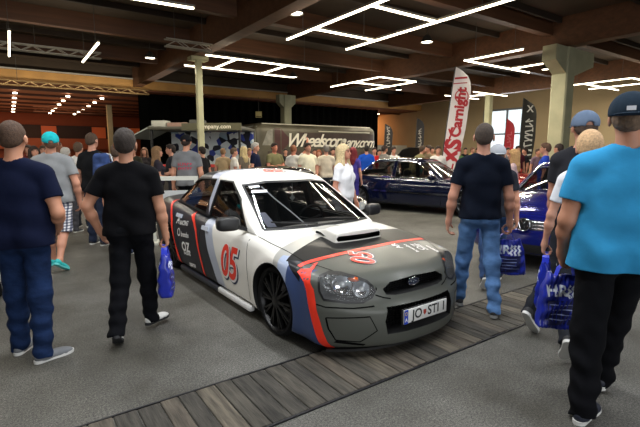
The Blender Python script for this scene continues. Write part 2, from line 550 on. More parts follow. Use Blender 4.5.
    # ---- trousers
    if trousers:
        C = Soft()
        ww = w * (0.92 if female else 1.0)
        c0 = 0.010
        C.el(T(0, 0, 0.99), (0.155 * ww + c0, 0.105 * ww + c0 + belly * 0.25, 0.12 + c0), 0.04)
        for sx in (-1, 1):
            C.el(T(sx * 0.075 * ww, -0.045, 0.93), (0.088 * ww + c0, 0.088 * ww + c0, 0.10 + c0), 0.04)
        for i in (0, 1):
            hip, kn, an, fo, fz = J[i]
            lw = (0.5 + 0.5 * w) + (0.12 if tlen == 'shorts' else 0)
            if tlen == 'shorts':
                d = unit(kn - hip); e = kn + (an - kn) * 0.06
                C.rc(hip, kn + d * 0.1, 0.092 * lw, 0.088 * lw, 0.04, clip=[(e, d)])
            elif tlen == 'skirt':
                C.rc(hip, kn, 0.10, 0.11, 0.08, clip=[(kn, (0, 0, -1))])
            else:
                d = unit(an - kn)
                C.rc(hip, kn, 0.092 * lw, 0.071 * lw + loose * 0.3, 0.04)
                e = an - 0.045 * d
                if q_slim(tlen): C.rc(kn, an + 0.02 * d, 0.066 * lw, 0.05, 0.04, clip=[(an - 0.0 * d, d)])
                else: C.rc(kn, an + 0.05 * d, 0.071 * lw + loose * 0.3, 0.056 * lw + loose * 0.3, 0.04, clip=[(an + 0.05 * d, d)])
        zt = (1.03 - 0.93) + pz
        def post2(F, X, Y, Z):
            kz = np.clip((0.62 - Z) / 0.35, 0, 1) + 0.7 * np.exp(-((Z - 0.84) / 0.07) ** 2)
            F = F + (0.0085 * kz + 0.002) * wrinkle(X * 0.6, Y * 0.6, Z, 60, 1.3) + 0.003 * wrinkle(X, Y, Z * 0.5, 95, 0.4)
            return np.maximum(F, Z - zt)
        V, Q = C.mesh(vox, post2)
        link('shorts' if tlen == 'shorts' else ('skirt' if tlen == 'skirt' else 'trousers'), mesh_np('trousers', V * S, Q), trousers, root)
    # ---- shoes
    for i in (0, 1):
        hip, kn, an, fo, fz = J[i]
        lt = np.cross(fo, fz)
        R = np.stack([lt, fo, fz], 1)
        def Fp(x, y, z): return an + R @ np.array((x, y, z))
        C = Soft()
        C.el(Fp(0, -0.012, -0.035), (0.040, 0.056, 0.048), 0.03, R.tolist(), clip=[(Fp(0, 0, 0.012), fz)])
        C.el(Fp(0, 0.075, -0.048), (0.042, 0.095, 0.036), 0.03, R.tolist())
        C.el(Fp(0, 0.150, -0.055), (0.045, 0.062, 0.026), 0.03, R.tolist())
        bot = Fp(0, 0, -0.062)
        C.p = [q[:6] + ((q[6] or []) + [(bot, -fz)],) + q[7:] for q in C.p]
        V, Q = C.mesh(min(vox, 0.009))
        so = link('shoe', mesh_np('shoe', V * S, Q), shoes or mat('shoe_dark', '2b2b2d', 0.7), root)
        bm = bmesh.new()
        out = [(0.034 * math.cos(a), -0.030 - 0.042 * abs(math.sin(a)) ** 0.9) for a in np.linspace(PI, 2 * PI, 9)] + \
              [(0.036, 0.06), (0.046, 0.125), (0.045, 0.165), (0.032, 0.2), (0.01, 0.218), (-0.014, 0.216), (-0.036, 0.196), (-0.045, 0.16), (-0.045, 0.12), (-0.036, 0.06)]
        add_prism(bm, [(p * S, q * S) for p, q in out], (Fp(0, 0, -0.078) * S, lt, fo, fz), 0.024 * S)
        bmesh.ops.recalc_face_normals(bm, faces=bm.faces[:])
        link('sole', bm_mesh('sole', bm, 50), sole or mat('sole_white', 'd8d8d4', 0.6), so)
    # ---- hair and cap
    Rl = Rh.tolist()
    if hair and hstyle != 'none':
        C = Soft()
        th = {'crop': 0.005, 'short': 0.013, 'full': 0.022, 'long': 0.016, 'bun': 0.012}[hstyle]
        fr = Hd(0, 0.086, 1.722); na = Hd(0, -0.062, 1.600 if hstyle != 'crop' else 1.606)
        v = fr - na; nn = -(np.cross(Rh[:, 0], v)); nn = unit(nn)
        if nn[2] > 0: nn = -nn
        C.el(Hd(0, -0.012, 1.690 + th * 0.3), (0.075 * HS + th * 0.7, 0.093 * HS + th, 0.090 * HS + th), 0.02, Rl, clip=[(fr, nn)])
        C.el(Hd(0, -0.050, 1.645), (0.060 * HS + th * 0.5, 0.050 * HS + th * 0.6, 0.055 * HS), 0.02, Rl, clip=[(fr, nn)])
        if hstyle in ('short', 'full'):
            C.el(Hd(0.0, 0.03, 1.752), (0.058 * HS, 0.060 * HS, 0.024 + th), 0.02, Rl, clip=[(fr, nn)])
        if hstyle == 'long':
            for sx in (-1, 1):
                C.rc(Hd(sx * 0.06, -0.03, 1.70), T(sx * 0.075, -0.045, 1.47), 0.040, 0.048, 0.04)
                C.rc(Hd(sx * 0.082, 0.02, 1.68), T(sx * 0.10, 0.03, 1.45), 0.020, 0.036, 0.04)
            C.rc(Hd(0, -0.06, 1.70), T(0, -0.09, 1.38), 0.055, 0.060, 0.05)
            C.rc(T(-0.05, -0.085, 1.45), T(-0.04, -0.10, 1.32), 0.055, 0.03, 0.04)
            C.rc(T(0.05, -0.085, 1.45), T(0.04, -0.10, 1.33), 0.055, 0.03, 0.04)
        def posth(F, X, Y, Z):
            g = 0.0008 if hstyle == 'crop' else 0.0016
            return F + (0.006 * np.sin(190 * (X + 0.25 * np.sin(5 * Z)) + 150 * Y) if hstyle == 'long' else g * np.sin(150 * X + 40 * Z) * np.sin(120 * Y + 60 * Z + 20 * X))
        if cap:
            C.p = [q[:6] + ((q[6] or []) + [(Hd(0, 0, 1.678), Rh[:, 2])],) + q[7:] for q in C.p]
        V, Q = C.mesh(min(vox, 0.012), posth)
        link('hair', mesh_np('hair', V * S, Q), hairm(hair), root)
    if cap:
        C = Soft()
        cz = 1.672
        C.el(Hd(0, -0.010, 1.694), (0.093 * HS, 0.112 * HS, 0.100 * HS), 0.01, Rl, clip=[(Hd(0, 0, cz), -Rh[:, 2])])
        def pc(F, X, Y, Z):
            lx = (X - nk[0]) * Rh[0, 0] + (Y - nk[1]) * Rh[1, 0] + (Z - nk[2]) * Rh[2, 0]
            lyy = (X - nk[0]) * Rh[0, 1] + (Y - nk[1]) * Rh[1, 1] + (Z - nk[2]) * Rh[2, 1]
            lz = (X - nk[0]) * Rh[0, 2] + (Y - nk[1]) * Rh[1, 2] + (Z - nk[2]) * Rh[2, 2] + 1.545
            a = np.arctan2(lx, lyy)
            F = F + 0.0018 * np.exp(-(np.mod(a, PI / 3) - PI / 6) ** 2 / 0.0025)
            if not capback:                                        # the strap gap at the back
                D = np.sqrt((lx / 1.0) ** 2 + (lz - cz - 0.016) ** 2) - 0.030
                D = np.maximum(D, lyy + 0.02)
                D = np.maximum(D, -(lz - cz - 0.010))
                F = np.where(D < 0, np.maximum(F, -D), F)
            return F
        V, Q = C.mesh(min(vox, 0.008), pc)
        co = link('cap', mesh_np('cap', V * S, Q), cap, root)
        C = Soft(); sg = -1 if capback else 1
        C.el(Hd(0, sg * 0.115 - 0.008, cz + 0.004), (0.074 * HS, 0.082 * HS, 0.008), 0.01, Rl)
        V, Q = C.mesh(min(vox, 0.006) if vox < 0.01 else 0.008)
        link('brim', mesh_np('brim', V * S, Q), cap, co)
        if mark:
            bm = bmesh.new(); R3 = Matrix(Rh.tolist())
            add_box(bm, Vector(Hd(0.0, -0.120, cz + 0.032) * S), (0.040 * S, 0.010, 0.022 * S), R3)
            link('badge', bm_mesh('badge', bm), mark, co)
    M = Matrix.Translation(Vector(pos)) @ Matrix.Rotation(head - PI / 2, 4, 'Z')
    pts = [(M @ Vector(h[0] * S), M.to_3x3() @ Vector(h[1]), M.to_3x3() @ Vector(h[2])) for h in hands]
    return root, pts

def q_slim(t): return t == 'slim'

def cam_dir(deg):
    """heading given as seen from the camera: 90 walks away from it, 0 to the right"""
    return rad(deg) - YAW
# ------------------------------------------------------------------ cars
def curve1(pts):
    """smooth monotone curve through (x, value) points"""
    P = np.array(sorted(pts), float); x, y = P[:, 0], P[:, 1]
    h = np.diff(x); d = np.diff(y) / h
    m = np.zeros(len(x)); m[0] = d[0]; m[-1] = d[-1]
    for i in range(1, len(x) - 1):
        m[i] = 0 if d[i - 1] * d[i] <= 0 else 2 / (1 / d[i - 1] + 1 / d[i])
    def f(q):
        q = np.clip(np.asarray(q, float), x[0], x[-1]); i = np.clip(np.searchsorted(x, q) - 1, 0, len(x) - 2)
        t = (q - x[i]) / h[i]
        return (2*t**3-3*t**2+1)*y[i] + (t**3-2*t**2+t)*h[i]*m[i] + (-2*t**3+3*t**2)*y[i+1] + (t**3-t**2)*h[i]*m[i+1]
    return f

def round_box(n, r):
    """surface of the box [-1, 1]^3 with n cells a side and rounded edges r, as points and quads"""
    key = {}; V = []; Q = []
    def vid(i, j, k):
        if (i, j, k) not in key:
            key[(i, j, k)] = len(V); V.append((-1 + 2 * i / n[0], -1 + 2 * j / n[1], -1 + 2 * k / n[2]))
        return key[(i, j, k)]
    nx, ny, nz = n
    for k, s in ((0, 1), (nz, 0)):
        for i in range(nx):
            for j in range(ny):
                q = [vid(i, j, k), vid(i + 1, j, k), vid(i + 1, j + 1, k), vid(i, j + 1, k)]; Q.append(q[::-1] if s else q)
    for j, s in ((0, 0), (ny, 1)):
        for i in range(nx):
            for k in range(nz):
                q = [vid(i, j, k), vid(i + 1, j, k), vid(i + 1, j, k + 1), vid(i, j, k + 1)]; Q.append(q[::-1] if s else q)
    for i, s in ((0, 1), (nx, 0)):
        for j in range(ny):
            for k in range(nz):
                q = [vid(i, j, k), vid(i, j + 1, k), vid(i, j + 1, k + 1), vid(i, j, k + 1)]; Q.append(q[::-1] if s else q)
    V = np.array(V); r = np.array(r, float)
    # spread the samples so that the rounded edges get enough of them
    inner = np.clip(V, -1 + r, 1 - r)
    d = (V - inner) / r
    for a in range(3):
        pass
    L = np.linalg.norm(d, axis=1, keepdims=True)
    m = np.abs(d).max(1, keepdims=True)
    V2 = np.where(L > 1e-9, inner + r * d / np.maximum(L, 1e-9) * np.where(m > 0, m, 1), V)
    return V2, np.array(Q)

def car_body(s, n=(120, 40, 28)):
    """lower body from its profile curves"""
    V, Q = round_box(n, s.get('edge', (0.045, 0.12, 0.17)))
    p, q, r = V.T; r = (r + 1) / 2; t = (p + 1) / 2
    xr, xf = s['xr'], s['xf']
    nose = curve1(s['nose'])(r) ; tail = curve1(s['tail'])(r)      # forward set-back by height
    X = xr + tail + t * (xf + nose - xr - tail)
    aq = np.abs(q)
    f = np.clip((X - s['bow_from']) / (xf - s['bow_from']), 0, 1); X = X - s['bow'] * f ** 1.2 * aq ** s.get('bow_p', 2.6)
    f = np.clip((s['tbow_from'] - X) / (s['tbow_from'] - xr), 0, 1); X = X + s['tbow'] * f ** 1.2 * aq ** 2.6
    zt = curve1(s['top'])(X); zs = curve1(s['side'])(X); zb = curve1(s['bottom'])(X)
    Zt = zt + (zs - zt) * aq ** s.get('crown', 2.2)
    Z = zb + r * (Zt - zb)
    W = curve1(s['plan'])(X)
    zz = Z
    sec = curve1(s['section'])                                     # width factor by height
    Y = q * W * sec(zz)
    for xw in (0.0, -s['wb']):                                     # wheel arch flares
        dd = np.hypot(X - xw, Z - s['wr'])
        g = np.exp(-((dd - s['wr'] * 1.12) / 0.075) ** 2) * s.get('flare', 0.022) * (Z > 0.12)
        Y = Y + np.sign(q) * g * np.clip((aq - 0.8) / 0.2, 0, 1)
    V = np.stack([X, Y, Z], 1)
    return V, Q

def car_cabin(s, n=(56, 32, 20)):
    V, Q = round_box(n, s.get('cedge', (0.05, 0.15, 0.16)))
    p, q, r = V.T; r = (r + 1) / 2; t = (p + 1) / 2
    f0, f1 = s['ws']; b0, b1 = s['rs']                             # screen base and head, x
    bul = s.get('bulge', 0.03)
    F = f0 + (f1 - f0) * r + bul * 4 * r * (1 - r); Bk = b0 + (b1 - b0) * r - s.get('rbulge', 0.05) * 4 * r * (1 - r)
    X = Bk + t * (F - Bk)
    aq = np.abs(q)
    X = X - 0.16 * np.clip((t - 0.55) / 0.45, 0, 1) * aq ** 2.4 + 0.12 * np.clip((0.4 - t) / 0.4, 0, 1) * aq ** 2.4
    zt = curve1(s['roof'])(X); zb = curve1(s['belt'])(X)
    Zt = zt - s.get('rcrown', 0.05) * aq ** 2.5
    Z = zb + r * (Zt - zb)
    W0 = curve1(s['cplan'])(X)
    W = W0 * (1 - s['tumble'] * r ** 1.15)
    return np.stack([X, q * W, Z], 1), Q

def bvh_np(V, Q):
    return BVHTree.FromPolygons([tuple(v) for v in V], [tuple(q) for q in Q])

SIDE_R = lambda z=0: ((0, -0.2, 0), (1, 0, 0), (0, 0, 1))       # seen from the car's right: x forward, z up (X x Y = -y)
SIDE_L = lambda z=0: ((0, 0.2, 0), (-1, 0, 0), (0, 0, 1))       # seen from its left, x runs backwards
FRONT = ((0.3, 0, 0), (0, 1, 0), (0, 0, 1))                      # seen from ahead: y, z
BACK = ((-2.6, 0, 0), (0, -1, 0), (0, 0, 1))
TOP = ((0, 0, 0.5), (1, 0, 0), (0, 1, 0))

def sheet(name, polys, bvh, frame, m, parent, off=0.004, step=0.04, thick=0.0, smooth=40, origin_depth=None):
    bm = poly_bm(polys) if isinstance(polys, list) else polys
    lay_on(bm, bvh, frame, off, step)
    if thick: fatten(bm, thick)
    return link(name, bm_mesh(name, bm, smooth), m, parent)

def mirror_poly(poly): return [(-x, y) for x, y in poly][::-1]

def wheel(parent, x, y, r, w, rim_m, tyre_m, spokes=10, style='split', rr=0.74):
    """wheel standing on the ground, axle along y, outer face towards sign(y)"""
    sg = 1 if y > 0 else -1
    M = Matrix.Translation((x, y, r)) @ Matrix.Rotation(-sg * PI / 2, 4, 'X')   # local z -> outwards
    e = empty('wheel', (0, 0, 0)); e.parent = parent
    bm = bmesh.new()
    R1 = r * rr
    add_lathe(bm, [(R1, -w * .48), (r * .93, -w * .5), (r * .985, -w * .42), (r, -w * .3), (r, w * .26), (r * .985, w * .38), (r * .93, w * .47), (R1 * 1.02, w * .47), (R1, w * .42)], 48, M)
    bmesh.ops.recalc_face_normals(bm, faces=bm.faces[:])
    link('tyre', bm_mesh('tyre', bm, 40), tyre_m, e)
    bm = bmesh.new()
    add_lathe(bm, [(R1, -w * .46), (R1 * .97, -w * .40), (R1 * .93, -w * .1), (R1 * .93, w * .25), (R1 * .985, w * .44), (R1, w * .46), (R1 * 1.005, w * .40), (R1, w * .3)], 48, M)
    for k in range(spokes):
        a = 2 * PI * k / spokes
        for o in ((-0.09, 0.09) if style == 'split' else (0,)):
            a0 = Vector((0.045 * math.cos(a), 0.045 * math.sin(a), w * .36)); a1 = Vector((R1 * .95 * math.cos(a + o), R1 * .95 * math.sin(a + o), w * .33))
            d = (a1 - a0); mid = (a0 + a1) / 2; q = d.to_track_quat('Y', 'Z').to_matrix()
            vs = add_box(bm, (0, 0, 0), (0.016 if style == 'split' else 0.035, d.length, 0.028))
            bmesh.ops.transform(bm, matrix=M @ Matrix.Translation(mid) @ q.to_4x4(), verts=vs)
    add_lathe(bm, [(0.075, w * .1), (0.072, w * .38), (0.05, w * .42), (0.0, w * .42)], 20, M)
    bmesh.ops.recalc_face_normals(bm, faces=bm.faces[:])
    link('rim', bm_mesh('rim', bm, 40), rim_m, e)
    bm = bmesh.new(); add_lathe(bm, [(0.0, -w * .1), (R1 * .78, -w * .1), (R1 * .78, -w * .02), (0.0, -w * .02)], 32, M)
    link('brake_disc', bm_mesh('brake_disc', bm, 40), mat('disc_steel', '77777a', 0.35, 0.9), e)
    return e

def seat(parent, x, y, z, m):
    S_ = Soft()
    S_.rc((x + 0.05, y - 0.14, z), (x + 0.05, y + 0.14, z), 0.12, 0.12, 0.08).rc((x + 0.3, y - 0.14, z + 0.02), (x + 0.3, y + 0.14, z + 0.02), 0.10, 0.10, 0.1)
    S_.rc((x - 0.12, y - 0.12, z + 0.15), (x - 0.26, y - 0.10, z + 0.5), 0.10, 0.075, 0.08).rc((x - 0.12, y + 0.12, z + 0.15), (x - 0.26, y + 0.10, z + 0.5), 0.10, 0.075, 0.08)
    S_.rc((x - 0.29, y - 0.06, z + 0.66), (x - 0.29, y + 0.06, z + 0.66), 0.065, 0.065, 0.03)
    V, Q = S_.mesh(0.025)
    return link('car_seat', mesh_np('car_seat', V, Q), m, parent)

def build_car(s, loc, heading, label, name='car', group=None):
    root = empty(name, (*loc, 0), heading, label, 'car', group)
    pm = s['paint']
    blk = mat('car_black_plastic', '121213', 0.55); gl = mat('car_glass', '07090a', 0.03, alpha=0.60, coat=0.6); rub = mat('tyre_rubber', '1a1a1b', 0.85)
    inner = mat('car_inside', '1a1b1d', 0.8)
    chrome = mat('chrome', 'd8dade', 0.12, 1.0)
    s['chrome'] = chrome
    V, Q = car_body(s, s.get('n', (120, 40, 28))); bvh = bvh_np(V, Q)
    Vc, Qc = car_cabin(s); bvc = bvh_np(Vc, Qc)
    s['bvh'], s['bvc'] = bvh, bvc
    # lower body
    me = mesh_np('body', V, Q, True, np.zeros(len(Q)))
    me.materials.append(pm); me.materials.append(blk)
    bm = bmesh.new()
    for xw in (0, -s['wb']):
        for sy in (-1, 1):
            add_cyl(bm, (xw, sy * 0.52, s['wr'] + 0.005), (xw, sy * 1.2, s['wr'] + 0.005), s['arch'], seg=40, mi=1)
    me = boolean(me, bm)
    bm = bmesh.new()                                               # space for the people inside
    x0, x1 = s['tub']; yt = s['tub_y']
    add_prism(bm, [(x0 + .12, 0.32), (x1, 0.32), (x1 + .05, 0.9), (x0, 0.9)], ((0, -yt, 0), (1, 0, 0), (0, 0, 1), (0, 1, 0)), 2 * yt, mi=1)
    me = boolean(me, bm)
    for cut in s.get('cuts', ()):
        bm = bmesh.new(); cut(bm); me = boolean(me, bm)
    me.set_sharp_from_angle(angle=rad(38))
    body = link('body', me, None, root)
    # cabin
    me = mesh_np('cabin', Vc, Qc, True, np.zeros(len(Qc))); me.materials.append(pm); me.materials.append(blk)
    ctr = np.array(((s['ws'][0] + s['rs'][0]) / 2, 0, 0.6)); Vi = Vc.copy()
    Vi[:, 1] *= 0.93
    Vi[:, 2] -= 0.035; Vi[:, 0] = ctr[0] + (Vi[:, 0] - ctr[0]) * 0.965
    bm = bmesh.new()
    vs = [bm.verts.new(v) for v in Vi]
    for q in Qc:
        f = bm.faces.new([vs[k] for k in q]); f.material_index = 1
    me = boolean(me, bm)
    cutters = [(poly, ((0, 1.2, 0), (1, 0, 0), (0, 0, 1), (0, -1, 0)), 2.4) for poly in s['side_win']]
    if 'ws_win' in s: cutters.append((s['ws_win'], ((s['ws'][1] - 0.35, 0, 0), (0, 1, 0), (0, 0, 1), (1, 0, 0)), 1.6))
    if 'rs_win' in s: cutters.append((s['rs_win'], ((s['rs'][1] + 0.35, 0, 0), (0, 1, 0), (0, 0, 1), (-1, 0, 0)), 1.6))
    for poly, fr, dp in cutters:
        bm = bmesh.new(); add_prism(bm, poly, fr, dp, mi=1); me = boolean(me, bm)
    me.set_sharp_from_angle(angle=rad(38))
    link('cabin', me, None, root)
    gap = s.get('rim', blk)
    for poly in s['side_win']:
        for fr, pl in ((SIDE_R(), poly), (SIDE_L(), mirror_poly(poly))):
            sheet('side_window', [pl], bvc, fr, gl, root, -0.014, 0.06)
            sheet('window_trim', [q for q in stroke_poly(list(pl) + [pl[0]], s.get('trim_w', 0.016))], bvc, fr, gap, root, 0.003, 0.06)
    if 'ws_win' in s:
        sheet('windscreen', [s['ws_win']], bvc, FRONT, gl, root, -0.012, 0.06)
        sheet('window_trim', stroke_poly(list(s['ws_win']) + [s['ws_win'][0]], 0.02), bvc, FRONT, blk, root, 0.002, 0.05)
    if 'rs_win' in s:
        sheet('rear_window', [mirror_poly(s['rs_win'])], bvc, ((s['rs'][1] + 0.2, 0, 0), (0, -1, 0), (0, 0, 1)), gl, root, -0.012, 0.06)
    # inside
    bm = bmesh.new()
    xd = x1 - 0.02
    add_prism(bm, [(xd, 0.34), (xd + 0.02, s['dash'] - 0.02), (xd - 0.2, s['dash']), (xd - 0.42, s['dash'] - 0.04), (xd - 0.45, s['dash'] - 0.18), (xd - 0.3, 0.5)], ((0, -yt + .01, 0), (1, 0, 0), (0, 0, 1), (0, 1, 0)), 2 * yt - .02)
    bmesh.ops.recalc_face_normals(bm, faces=bm.faces[:])
    link('dashboard', bm_mesh('dashboard', bm, 40), inner, root)
    for y in (-0.36, 0.36): seat(root, xd - 1.12, y, 0.48, s.get('seat_m', inner))
    bm = bmesh.new(); add_box(bm, (x0 + 0.35, 0, 0.62), (0.2, 2 * yt - 0.2, 0.6), Matrix.Rotation(-0.3, 3, 'Y')); bmesh.ops.bevel(bm, geom=bm.edges[:], offset=0.06, segments=3, affect='EDGES')
    link('rear_seat', bm_mesh('rear_seat', bm, 40), inner, root)
    bm = bmesh.new()
    Mw = Matrix.Translation((xd - 0.56, 0.36, s['dash'] - 0.06)) @ Matrix.Rotation(rad(-68), 4, 'Y')
    add_tube(bm, [Mw @ Vector((0.18 * math.cos(a), 0.18 * math.sin(a), 0)) for a in np.linspace(0, 2 * PI, 28, endpoint=False)], 0.016, 8, True)
    for a in (0.2, PI - 0.2, -PI / 2): add_tube(bm, [Mw @ Vector((0, 0, -0.02)), Mw @ Vector((0.17 * math.sin(a), 0.17 * math.cos(a), 0))], 0.014, 6)
    link('steering_wheel', bm_mesh('steering_wheel', bm, 60), blk, root)
    # wheels
    for xw in (0, -s['wb']):
        for sy in (-1, 1):
            wheel(root, xw, sy * (s['track'] - 0.11), s['wr'], 0.22, s.get('rim_m', mat('alloy', 'a8abb0', 0.3, 0.9)), rub, s.get('spokes', 10), s.get('wstyle', 'plain'), s.get('rim_r', 0.76))
    # mirrors
    for sy in (-1, 1):
        mx, my, mz = s['mirror']
        bm = bmesh.new()
        add_ball(bm, (0, 0, 0), 1, 20)
        for v in bm.verts:
            c = v.co
            f = lambda t: math.copysign(abs(t) ** 0.55, t)
            c.x, c.y, c.z = f(c.x) * 0.062, f(c.y) * 0.115, f(c.z) * 0.068
            if c.x < -0.02: c.x = -0.03
        bmesh.ops.transform(bm, matrix=Matrix.Translation((mx, sy * my, mz)) @ Matrix.Rotation(sy * 0.15, 4, 'Z'), verts=bm.verts[:])
        mr = link('door_mirror', bm_mesh('door_mirror', bm, 45), s.get('mirror_m', pm), root)
        bm = bmesh.new(); add_box(bm, (mx + 0.02, sy * (my - 0.14), mz - 0.055), (0.05, 0.14, 0.03), Matrix.Rotation(sy * 0.3, 3, 'X'))
        link('mirror_stalk', bm_mesh('mirror_stalk', bm), blk, mr)
    # door gaps, sills, door handles
    for fr, mk in ((SIDE_R(), lambda p: p), (SIDE_L(), lambda p: [(-x, z) for x, z in p])):
        for ln in s['gaps']:
            sheet('door_gap', stroke_poly(mk(ln), 0.008), bvh, fr, mat('gap_black', '050505', 0.9), root, 0.0012, 0.05)
        for hx, hz in s['handles']:
            bm = bmesh.new(); w_ = 0.09
            sh_ = sheet('door_handle', stroke_poly(mk([(hx - w_, hz), (hx + w_, hz)]), 0.045), bvh, fr, s.get('handle_m', pm), root, 0.02, 0.03, 0.02, 60)
    # lamps
    for fr, mk in ((FRONT, lambda p: p), (FRONT, mirror_poly)):
        if 'lamp' in s:
            hl = sheet('headlight', [mk(s['lamp'])], bvh, FRONT, mat('lamp_glass', 'dfe6ea', 0.05, 0.6, coat=1.0), root, 0.006, 0.03, 0.004)
        if 'tail_lamp' in s:
            sheet('tail_light', [mk(s['tail_lamp'])], bvh, BACK, mat('tail_red', '8c1010', 0.1, coat=1.0), root, 0.006, 0.03, 0.004)
    if 'grille' in s:
        sheet('grille', [s['grille']], bvh, FRONT, blk, root, 0.005, 0.03, 0.004)
    return root

def label_text(name, txt, size, bvh, frame, m, parent, bold=0.0, off=0.005, shear=0.0, rot=0.0, space=1.0, sx=1.0, step=0.03):
    bm = text_bm(txt, size, bold, shear, space)
    if rot or sx != 1: bmesh.ops.transform(bm, matrix=Matrix.Rotation(rot, 4, 'Z') @ Matrix.Diagonal((sx, 1, 1, 1)), verts=bm.verts[:])
    lay_on(bm, bvh, frame, off, step)
    return link(name, bm_mesh(name, bm, 40), m, parent)
# ------------------------------------------------------------------ the show car
RALLY = dict(
    xr=-3.72, xf=0.95, wb=2.80, wr=0.305, arch=0.332, track=0.848,
    nose=[(0, -0.07), (0.08, -0.015), (0.35, 0.0), (0.60, -0.015), (0.72, -0.07), (0.9, -0.11), (1, -0.15)],
    tail=[(0, 0.12), (0.3, 0.0), (0.7, 0.0), (1, 0.08)],
    bow=0.36, bow_from=0.25, bow_p=2.5, tbow=0.15, tbow_from=-3.2,
    top=[(0.95, 0.56), (0.80, 0.615), (0.5, 0.70), (0.16, 0.765), (-0.2, 0.80), (-0.45, 0.825), (-0.8, 0.85), (-1.6, 0.86), (-2.6, 0.90), (-2.8, 0.93), (-3.5, 0.95), (-3.72, 0.93)],
    side=[(0.95, 0.50), (0.7, 0.585), (0.4, 0.665), (0, 0.74), (-0.5, 0.785), (-1.65, 0.82), (-2.6, 0.885), (-3.4, 0.90)],
    bottom=[(0.95, 0.075), (0.5, 0.07), (0.3, 0.09), (-0.5, 0.11), (-2.6, 0.12), (-3.72, 0.2)],
    plan=[(0.95, 0.82), (0.5, 0.85), (0, 0.858), (-1.2, 0.858), (-2.5, 0.862), (-3.72, 0.80)],
    section=[(0.08, 0.90), (0.15, 0.965), (0.3, 0.985), (0.5, 1.0), (0.65, 0.985), (0.75, 0.955), (0.85, 0.90), (0.95, 0.86)],
    ws=(-0.26, -1.14), rs=(-3.02, -2.35),
    roof=[(-0.3, 1.24), (-1.1, 1.305), (-1.75, 1.36), (-2.4, 1.335), (-3, 1.25)],
    belt=[(-0.2, 0.72), (-0.35, 0.75), (-0.6, 0.78), (-1.6, 0.81), (-2.9, 0.88)],
    cplan=[(-0.3, 0.755), (-1, 0.765), (-2, 0.75), (-3, 0.71)], tumble=0.235,
    side_win=[[(-0.66, 0.825), (-1.63, 0.835), (-1.60, 1.25), (-1.28, 1.245), (-0.98, 1.08)],
              [(-1.73, 0.85), (-2.62, 0.905), (-2.78, 0.95), (-2.48, 1.17), (-2.22, 1.24), (-1.70, 1.255)]],
    ws_win=[(-0.66, 0.835), (0.66, 0.835), (0.545, 1.215), (0.3, 1.245), (-0.3, 1.245), (-0.545, 1.215)],
    rs_win=[(-0.58, 0.96), (0.58, 0.96), (0.5, 1.20), (-0.5, 1.20)],
    tub=(-2.5, -0.62), tub_y=0.66, dash=0.83,
    mirror=(-0.70, 0.93, 0.89),
    gaps=[[(-0.44, 0.15), (-0.46, 0.45), (-0.50, 0.76)], [(-1.66, 0.15), (-1.68, 0.5), (-1.66, 0.82)], [(-2.38, 0.15), (-2.42, 0.3), (-2.52, 0.55), (-2.62, 0.68), (-2.70, 0.86)], [(-0.44, 0.155), (-2.38, 0.155)]],
    handles=[(-1.52, 0.72), (-2.42, 0.76)],
    rim_r=0.84, paint=None)
